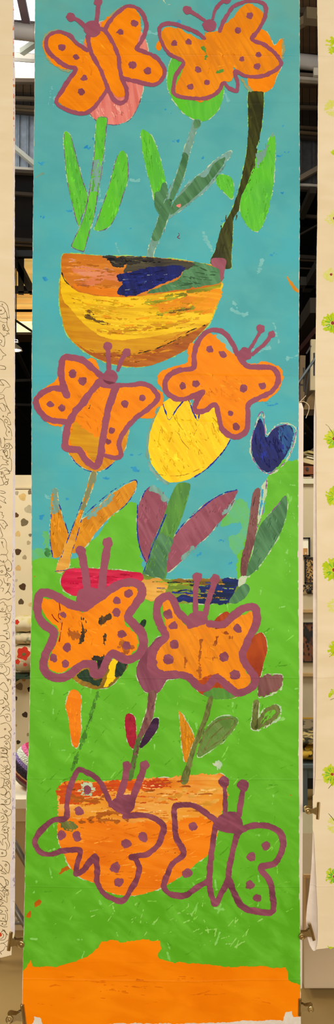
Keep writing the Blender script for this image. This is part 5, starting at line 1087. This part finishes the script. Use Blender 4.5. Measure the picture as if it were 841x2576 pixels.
p = sx(785, 1905); cushion('printed_cushion', (p.x+.06, YS+.16, ztop+.05), (.34, .34, .088), YELP, 'yellow printed cushion folded on the blue grey stool')
p = sx(785, 1875); cushion('printed_cushion', (p.x+.05, YS+.16, ztop+.122), (.32, .32, .045), speckle((118, 104, 60), (50, 44, 26), (214, 190, 120), 30, th=(.4, .5), rough=.8), 'olive and cream cushion on top of the yellow cushion')
# yellow lettered sign
a = at(740, 1842, YF-.01); b = at(812, 1805, YF-.01); t_ = tag(empty('lettered_sign', ((a.x+b.x)/2, YF-.02, a.z)), 'small yellow sign with brown hand lettering above the stool', 'sign')
box('sign_board', ((a.x+b.x)/2, YF-.012, (a.z+b.z)/2), (b.x-a.x, .012, b.z-a.z), plain((212, 168, 52), .7, noise=.15), t_)
def text(s, px, py, size, mat, Y, parent, label=None):
    cu = bpy.data.curves.new('text', 'FONT'); cu.body = s; cu.size = size; cu.extrude = .0006; cu.offset = .0006; tmp = bpy.data.objects.new('tmp', cu); COL.objects.link(tmp)
    bpy.context.view_layer.update(); me = bpy.data.meshes.new_from_object(tmp.evaluated_get(bpy.context.evaluated_depsgraph_get())); bpy.data.objects.remove(tmp)
    p = at(px, py, Y)
    for v in me.vertices: x, y, z = v.co; v.co = (x+p.x, Y-z, y+p.z)
    return link('lettering', me, mat, parent)
LT = plain((84, 48, 16), .7)
text('Late', 757, 1820, .062, LT, YF-.021, t_); text('app', 762, 1832, .062, LT, YF-.021, t_)
bm = bmesh.new(); rn = random.Random(4)
for k in range(9):
    p = at(760+k*5, 1838+rn.uniform(-1, 1), YF-.02); b_tube(bm, [p+Vector((.012*math.cos(q*.7), 0, .012*math.sin(q*.7))) for q in range(8)], .0035, 6)
bm_obj('scroll_pattern', bm, BLK, t_)
# grey pillow and dark box behind stool
box('storage_box', (sx(790, 2030).x+.03, YS+.7, .115), (.4, .3, .23), plain((30, 24, 18), .8), label='black storage box on the floor behind the stool', cat='box')
cushion('pillow', (sx(790, 2000).x+.06, YS+.72, .325), (.36, .28, .18), speckle((150, 132, 100), (70, 58, 42), (150, 132, 100), 22, th=(.55, .62), rough=.9), 'taupe pillow with a dark motif on the black box', 'pillow')
# low plinths on both sides and the big cream board
zp = .56
PL = plain((206, 180, 136), .8, noise=.05)
a = at(38, 2008, .86)
t_ = tag(empty('display_plinth', (a.x-.1, 1.1, 0)), 'low white topped plinth with a tan front at the left', 'plinth')
pz = at(38, 2009, .86).z
box('plinth_top', (a.x-.3, 1.12, pz-.02), (1.1, .54, .04), plain((250, 240, 214), .6, noise=.02), t_); box('plinth_lip', (a.x-.3, .87, pz-.068), (1.08, .02, .06), plain((222, 198, 162), .8), t_)
box('plinth_body', (a.x-.3, 1.12, (pz-.05)/2), (1.04, .46, pz-.05), PL, t_)
# cream box right
zb_ = at(830, 2203, .42).z; yb_ = .42; xb = at(764.5, 2300, yb_).x; xe = at(1250, 2300, yb_).x
t_ = tag(empty('cream_cabinet', ((xb+xe)/2, yb_+.2, 0)), 'low cream cabinet panel with a thin wooden edge at the lower right', 'cabinet')
zbot = at(800, 2487, yb_).z
box('cabinet_body', ((xb+xe)/2, yb_+.2, (zb_+zbot)/2), (xe-xb, .4, zb_-zbot), plain((190, 166, 130), .7, noise=.04), t_, bev=.006)
ED = plain((214, 176, 124), .6)
box('edge_trim', ((xb+xe)/2, yb_-.002, zb_), (xe-xb, .01, .012), ED, t_); box('edge_trim', (xb+.004, yb_-.006, (zb_+zbot)/2+.1), (.006, .01, zb_-zbot-.2), ED, t_)
for x in (xb+.05, xe-.05):
    for y in (yb_+.08, yb_+.32): box('foot', (x, y, zbot/2), (.04, .04, zbot), BLK, t_)
y2 = 1.3; a = at(762, 2203, y2); z2 = at(780, 2119, y2).z
t_ = tag(empty('pale_cabinet', (a.x+.5, y2+.2, 0)), 'pale grey green cabinet with a wooden top edge behind the cream cabinet', 'cabinet')
box('cabinet_body', (a.x+.5, y2+.2, z2/2), (1.1, .4, z2), plain((196, 184, 146), .7, noise=.05), t_); box('edge_trim', (a.x+.5, y2-.004, z2-.008), (1.1, .012, .018), ED, t_)
# --- left: spotted paper hanging on the partition, textiles, knitted hat, rack tube
ax = at(-120, 1300, YW).x; yq = YW-.02
t_ = tag(empty('spotted_paper_banner', (at(60, 1860, yq).x-.1, yq, at(60, 1875, yq).z)), 'cream paper hung on the partition with brown, grey and tan ink spots', 'banner')
pa = at(-60, 1232, yq); pb = at(175, 1232, yq); zl = at(0, 1900, yq).z
box('paper_sheet', ((pa.x+pb.x)/2, yq, (pa.z+zl)/2), (pb.x-pa.x, .003, pa.z-zl), plain((240, 222, 180), .85, noise=.03), t_)
SP = [(42,1240,5,(180,166,136)),(57,1250,9,(222,184,112)),(76,1238,6,(120,104,76)),(72,1281,10,(190,176,140)),(41,1296,6,(96,62,26)),(61,1314,9.5,(120,104,72)),(45,1343,7,(226,190,124)),(76,1346,4,(130,118,90)),(72,1365,5,(188,170,130)),(45,1388,8,(86,58,30)),(62,1402,5.5,(176,156,118)),(46,1429,7,(224,184,120)),(41,1460,3.5,(200,184,160)),(57,1476,8.5,(84,54,24)),(53,1514,7,(96,74,48)),(77,1521,5,(222,186,130)),(49,1727,9,(146,122,94)),(60,1708,6,(210,160,96)),(75,1734,6,(40,34,24)),(39,1757,5,(70,50,30)),(63,1798,7,(74,58,40)),(46,1867,5,(70,56,40)),(71,1848,4,(170,150,110)),(40,1825,3,(200,160,90))]
rn = random.Random(6)
for k in range(60):
    xx = rn.choice([rn.uniform(-55, 30), rn.uniform(92, 168)]); SP.append((xx, rn.uniform(1245, 1880), rn.uniform(4, 9), rn.choice([(120,104,76),(222,184,120),(84,56,28),(186,170,136)])))
for x, y, r, c in SP:
    bm = bmesh.new(); ce = at(x, y, yq-.0025); ri = []; ph = rn.uniform(0, 6)
    for k in range(20):
        an = k*math.pi/10; rr = r/ppm(yq)*(1+.12*math.sin(an*3+ph)+.06*math.sin(an*5)); ri.append(bm.verts.new((ce.x+rr*math.cos(an), ce.y, ce.z+rr*math.sin(an))))
    bm.faces.new(ri); bm_obj('ink_spot', bm, plain(c, .85, noise=.12, nscale=40), t_)
# wall shelf with three folded textiles
ys = YW-.135; q = at(60, 1697, ys)
t_ = tag(empty('wall_shelf', (q.x, ys, q.z)), 'small dark green shelf bracket holding folded flowered textiles', 'shelf')
box('shelf_board', (q.x-.03, ys, q.z-.008), (.26, .2, .014), plain((54, 72, 48), .7), t_)
bm = bmesh.new(); u_ = [at(30, 1697, ys-.08), at(71, 1697, ys-.08), at(38, 1716, ys-.08), at(30, 1716, ys-.08)]; aa = [bm.verts.new(v) for v in u_]; bb = [bm.verts.new(v+Vector((0, .015, 0))) for v in u_]; bm.faces.new(aa); bm.faces.new(bb[::-1])
for k in range(4): bm.faces.new((aa[k], aa[(k+1) % 4], bb[(k+1) % 4], bb[k]))
bm_obj('bracket', bm, plain((50, 68, 46), .7), t_)
def cz(py): return at(60, py, ys-.1).z
CR = (226, 208, 168)
def fold(y0, y1, mat, label, px0=30, px1=80):
    a = at(px0, y1, ys-.1); b = at(px1, y0, ys-.1)
    return cushion('folded_textile', ((a.x+b.x)/2, ys, (a.z+b.z)/2), (b.x-a.x+.04, .19, (b.z-a.z)*.9), mat, label, 'textile', puff=1.0)
fold(1622, 1696, plain(CR, .9, noise=.08, nscale=20), 'thick cream folded textile with a red poppy, lowest on the shelf')
fold(1592, 1624, speckle(CR, (150, 156, 120), (214, 200, 160), 34, th=(.4, .6), rough=.9), 'grey green sprigged folded textile in the middle of the shelf stack')
fold(1550, 1594, speckle((236, 220, 176), (222, 206, 120), (236, 220, 176), 18, th=(.4, .6), rough=.9), 'cream and yellow folded textile on top of the shelf stack')
pop = bpy.data.objects['folded_textile']
RED = plain((222, 54, 30), .8, noise=.12, nscale=30)
yy = ys-.215
def petal_disc(px, py, r, mat, nm, par_):
    bm = bmesh.new(); ce = at(px, py, yy); ri = []
    for k in range(30):
        an = k*math.pi/15; rr = r/ppm(yy)*(1+.13*math.cos(an*5)+.05*math.sin(an*9)); ri.append((ce.x+rr*math.cos(an), ce.z+rr*math.sin(an)))
    a = [bm.verts.new((x, ce.y, z)) for x, z in ri]; b = [bm.verts.new((x, ce.y+.004, z)) for x, z in ri]; bm.faces.new(a); bm.faces.new(b[::-1])
    for k in range(30): bm.faces.new((a[k], a[(k+1) % 30], b[(k+1) % 30], b[k]))
    return bm_obj(nm, bm, mat, par_)
pf = petal_disc(59, 1644, 16, RED, 'poppy_flower', pop); yy -= .002; petal_disc(60, 1646, 4, plain((96, 120, 60), .8), 'poppy_centre', pf)
petal_disc(44, 1665, 6, RED, 'poppy_flower', pop); petal_disc(63, 1672, 4.5, plain((190, 60, 40), .8), 'poppy_bud', pop); petal_disc(42, 1565, 6, RED, 'poppy_bud', bpy.data.objects['folded_textile.002'])
bm = bmesh.new(); b_tube(bm, [at(x, y, yy) for x, y in ((40, 1661), (48, 1655), (55, 1651))], .0015, 6); b_tube(bm, [at(x, y, yy) for x, y in ((52, 1663), (58, 1664), (63, 1670))], .0015, 6); bm_obj('poppy_stem', bm, plain((150, 130, 80), .8), pop)
# knitted hat on the plinth
yk = 1.0; base = at(57, 1990, yk); topk = at(80, 1868, yk)
def stripes(cols):
    m = bpy.data.materials.new('knit'); m.use_nodes = True; nt = m.node_tree; bs = nt.nodes['Principled BSDF']; bs.inputs['Roughness'].default_value = .95
    tc = N(nt, 'ShaderNodeTexCoord'); mp = N(nt, 'ShaderNodeMapping'); mp.inputs['Location'].default_value = (-KC.x, -KC.y, -KC.z); nt.links.new(tc.outputs['Object'], mp.inputs[0])
    sep = N(nt, 'ShaderNodeSeparateXYZ'); nt.links.new(mp.outputs[0], sep.inputs[0])
    m1 = N(nt, 'ShaderNodeMath', operation='MULTIPLY_ADD'); nt.links.new(sep.outputs['X'], m1.inputs[0]); m1.inputs[1].default_value = .75; nt.links.new(sep.outputs['Z'], m1.inputs[2])
    r = N(nt, 'ShaderNodeMapRange'); r.inputs[1].default_value = -.13; r.inputs[2].default_value = .09; nt.links.new(m1.outputs[0], r.inputs[0])
    cr = N(nt, 'ShaderNodeValToRGB'); cr.color_ramp.interpolation = 'CONSTANT'; nt.links.new(r.outputs[0], cr.inputs[0]); el = cr.color_ramp.elements
    while len(el) < len(cols): el.new(.5)
    for e, (p_, c_) in zip(el, cols): e.position = p_; e.color = lin(c_)
    nt.links.new(cr.outputs[0], bs.inputs['Base Color'])
    w = N(nt, 'ShaderNodeTexVoronoi'); w.inputs['Scale'].default_value = 130; nt.links.new(tc.outputs['Object'], w.inputs['Vector']); bp = N(nt, 'ShaderNodeBump'); bp.inputs['Distance'].default_value = .006; nt.links.new(w.outputs['Distance'], bp.inputs['Height']); nt.links.new(bp.outputs[0], bs.inputs['Normal'])
    return m
hz = (topk.z-pz)/1.95; KC = Vector((at(80, 1935, yk).x, yk, pz+.004+.95*hz))
KM = stripes([(0, (210, 160, 120)), (.08, (116, 104, 90)), (.2, (110, 34, 50)), (.3, (214, 150, 104)), (.34, (44, 32, 48)), (.5, (66, 54, 84)), (.55, (150, 130, 196)), (.65, (232, 242, 226)), (.82, (236, 120, 170)), (.93, (204, 50, 96))])
bm = bmesh.new(); bmesh.ops.create_uvsphere(bm, u_segments=48, v_segments=32, radius=1)
for v in bm.verts:
    x, y, z = v.co; f = 1.0 if z < 0 else (1-.1*z*z); rib = 1+.015*math.sin(math.atan2(y, x)*22)
    v.co = Vector((x*.088*f*rib, y*.08*f*rib, max(z, -.95)*hz)) + KC
hat = tag(bm_obj('knitted_hat', bm, KM, smooth=True), 'striped knitted hat in pink, white, purple and dark wool on the plinth', 'hat')
# grey tube stand in front of the plinth
yt = .62; GT = plain((128, 124, 116), .35, .6)
t_ = tag(empty('tube_stand', (at(50, 2320, yt).x, yt, 0)), 'grey tubular stand leaning across the left gap behind the banner', 'stand')
bm = bmesh.new(); b_tube(bm, [at(15, 2085, yt), at(95, 2222, yt)], .012, 14); bm_obj('diagonal_tube', bm, GT, t_, smooth=True)
bm = bmesh.new(); b_tube(bm, [at(15, 2248, yt), at(98, 2385, yt)], .012, 14); bm_obj('diagonal_tube', bm, GT, t_, smooth=True)
bm = bmesh.new(); b_tube(bm, [at(-10, 2312, yt+.02), at(140, 2312, yt+.02)], .008, 12); bm_obj('crossbar', bm, plain((176, 164, 146), .4, .4), t_, smooth=True)
bm = bmesh.new(); b_tube(bm, [at(-10, 2322, yt+.04), at(140, 2322, yt+.04)], .007, 12); bm_obj('crossbar', bm, GT, t_, smooth=True)
for px in (-8, 135):
    p = at(px, 2312, yt+.02); bm = bmesh.new(); b_tube(bm, [(p.x, yt+.03, 0), (p.x, yt+.03, at(0, 2070, yt).z)], .012, 14); bm_obj('upright', bm, GT, t_, smooth=True)

# ================================================================== LIGHT
def area(name, loc, target, size, power, col=(1, 1, 1), sy=None):
    l = bpy.data.lights.new(name, 'AREA'); l.energy = power; l.color = col; l.size = size
    if sy: l.shape = 'RECTANGLE'; l.size_y = sy
    o = bpy.data.objects.new(name, l); COL.objects.link(o); o.location = loc
    o.rotation_euler = (Vector(target)-Vector(loc)).to_track_quat('-Z', 'Y').to_euler(); return o
area('light_key', (.6, -5.2, 2.9), (0, 0, 1.5), 3.0, 212, (1, .985, .96))
area('light_low', (-.4, -3.4, .7), (0, 0, .6), 2.0, 26, (1, .98, .95))
area('light_partition', (0, 1.6, 3.9), (0, 3.4, 1.2), 3.0, 75, (1, .95, .85), 1.0)
area('light_fill_plinth', (-1.7, .7, 2.4), (-1.6, 1.1, .5), .6, 30, (1, .96, .86))  # fill added to brighten the plinth top, not a lamp of the hall
area('light_fill_roof', (0, .8, 4.3), (0, 5, 6.4), 1.6, 45, (1, .97, .93))  # fill added to lift the duct and roof members, not a lamp there
area('light_skylight', (-2.2, 4.2, 5.9), (-1.8, 6.6, 6.6), 1.0, 30, (.9, .95, 1))
w = bpy.data.worlds.new('world'); bpy.context.scene.world = w; w.use_nodes = True
w.node_tree.nodes['Background'].inputs[0].default_value = (1, .95, .87, 1); w.node_tree.nodes['Background'].inputs[1].default_value = .35
bpy.context.scene.view_settings.view_transform = 'Standard'
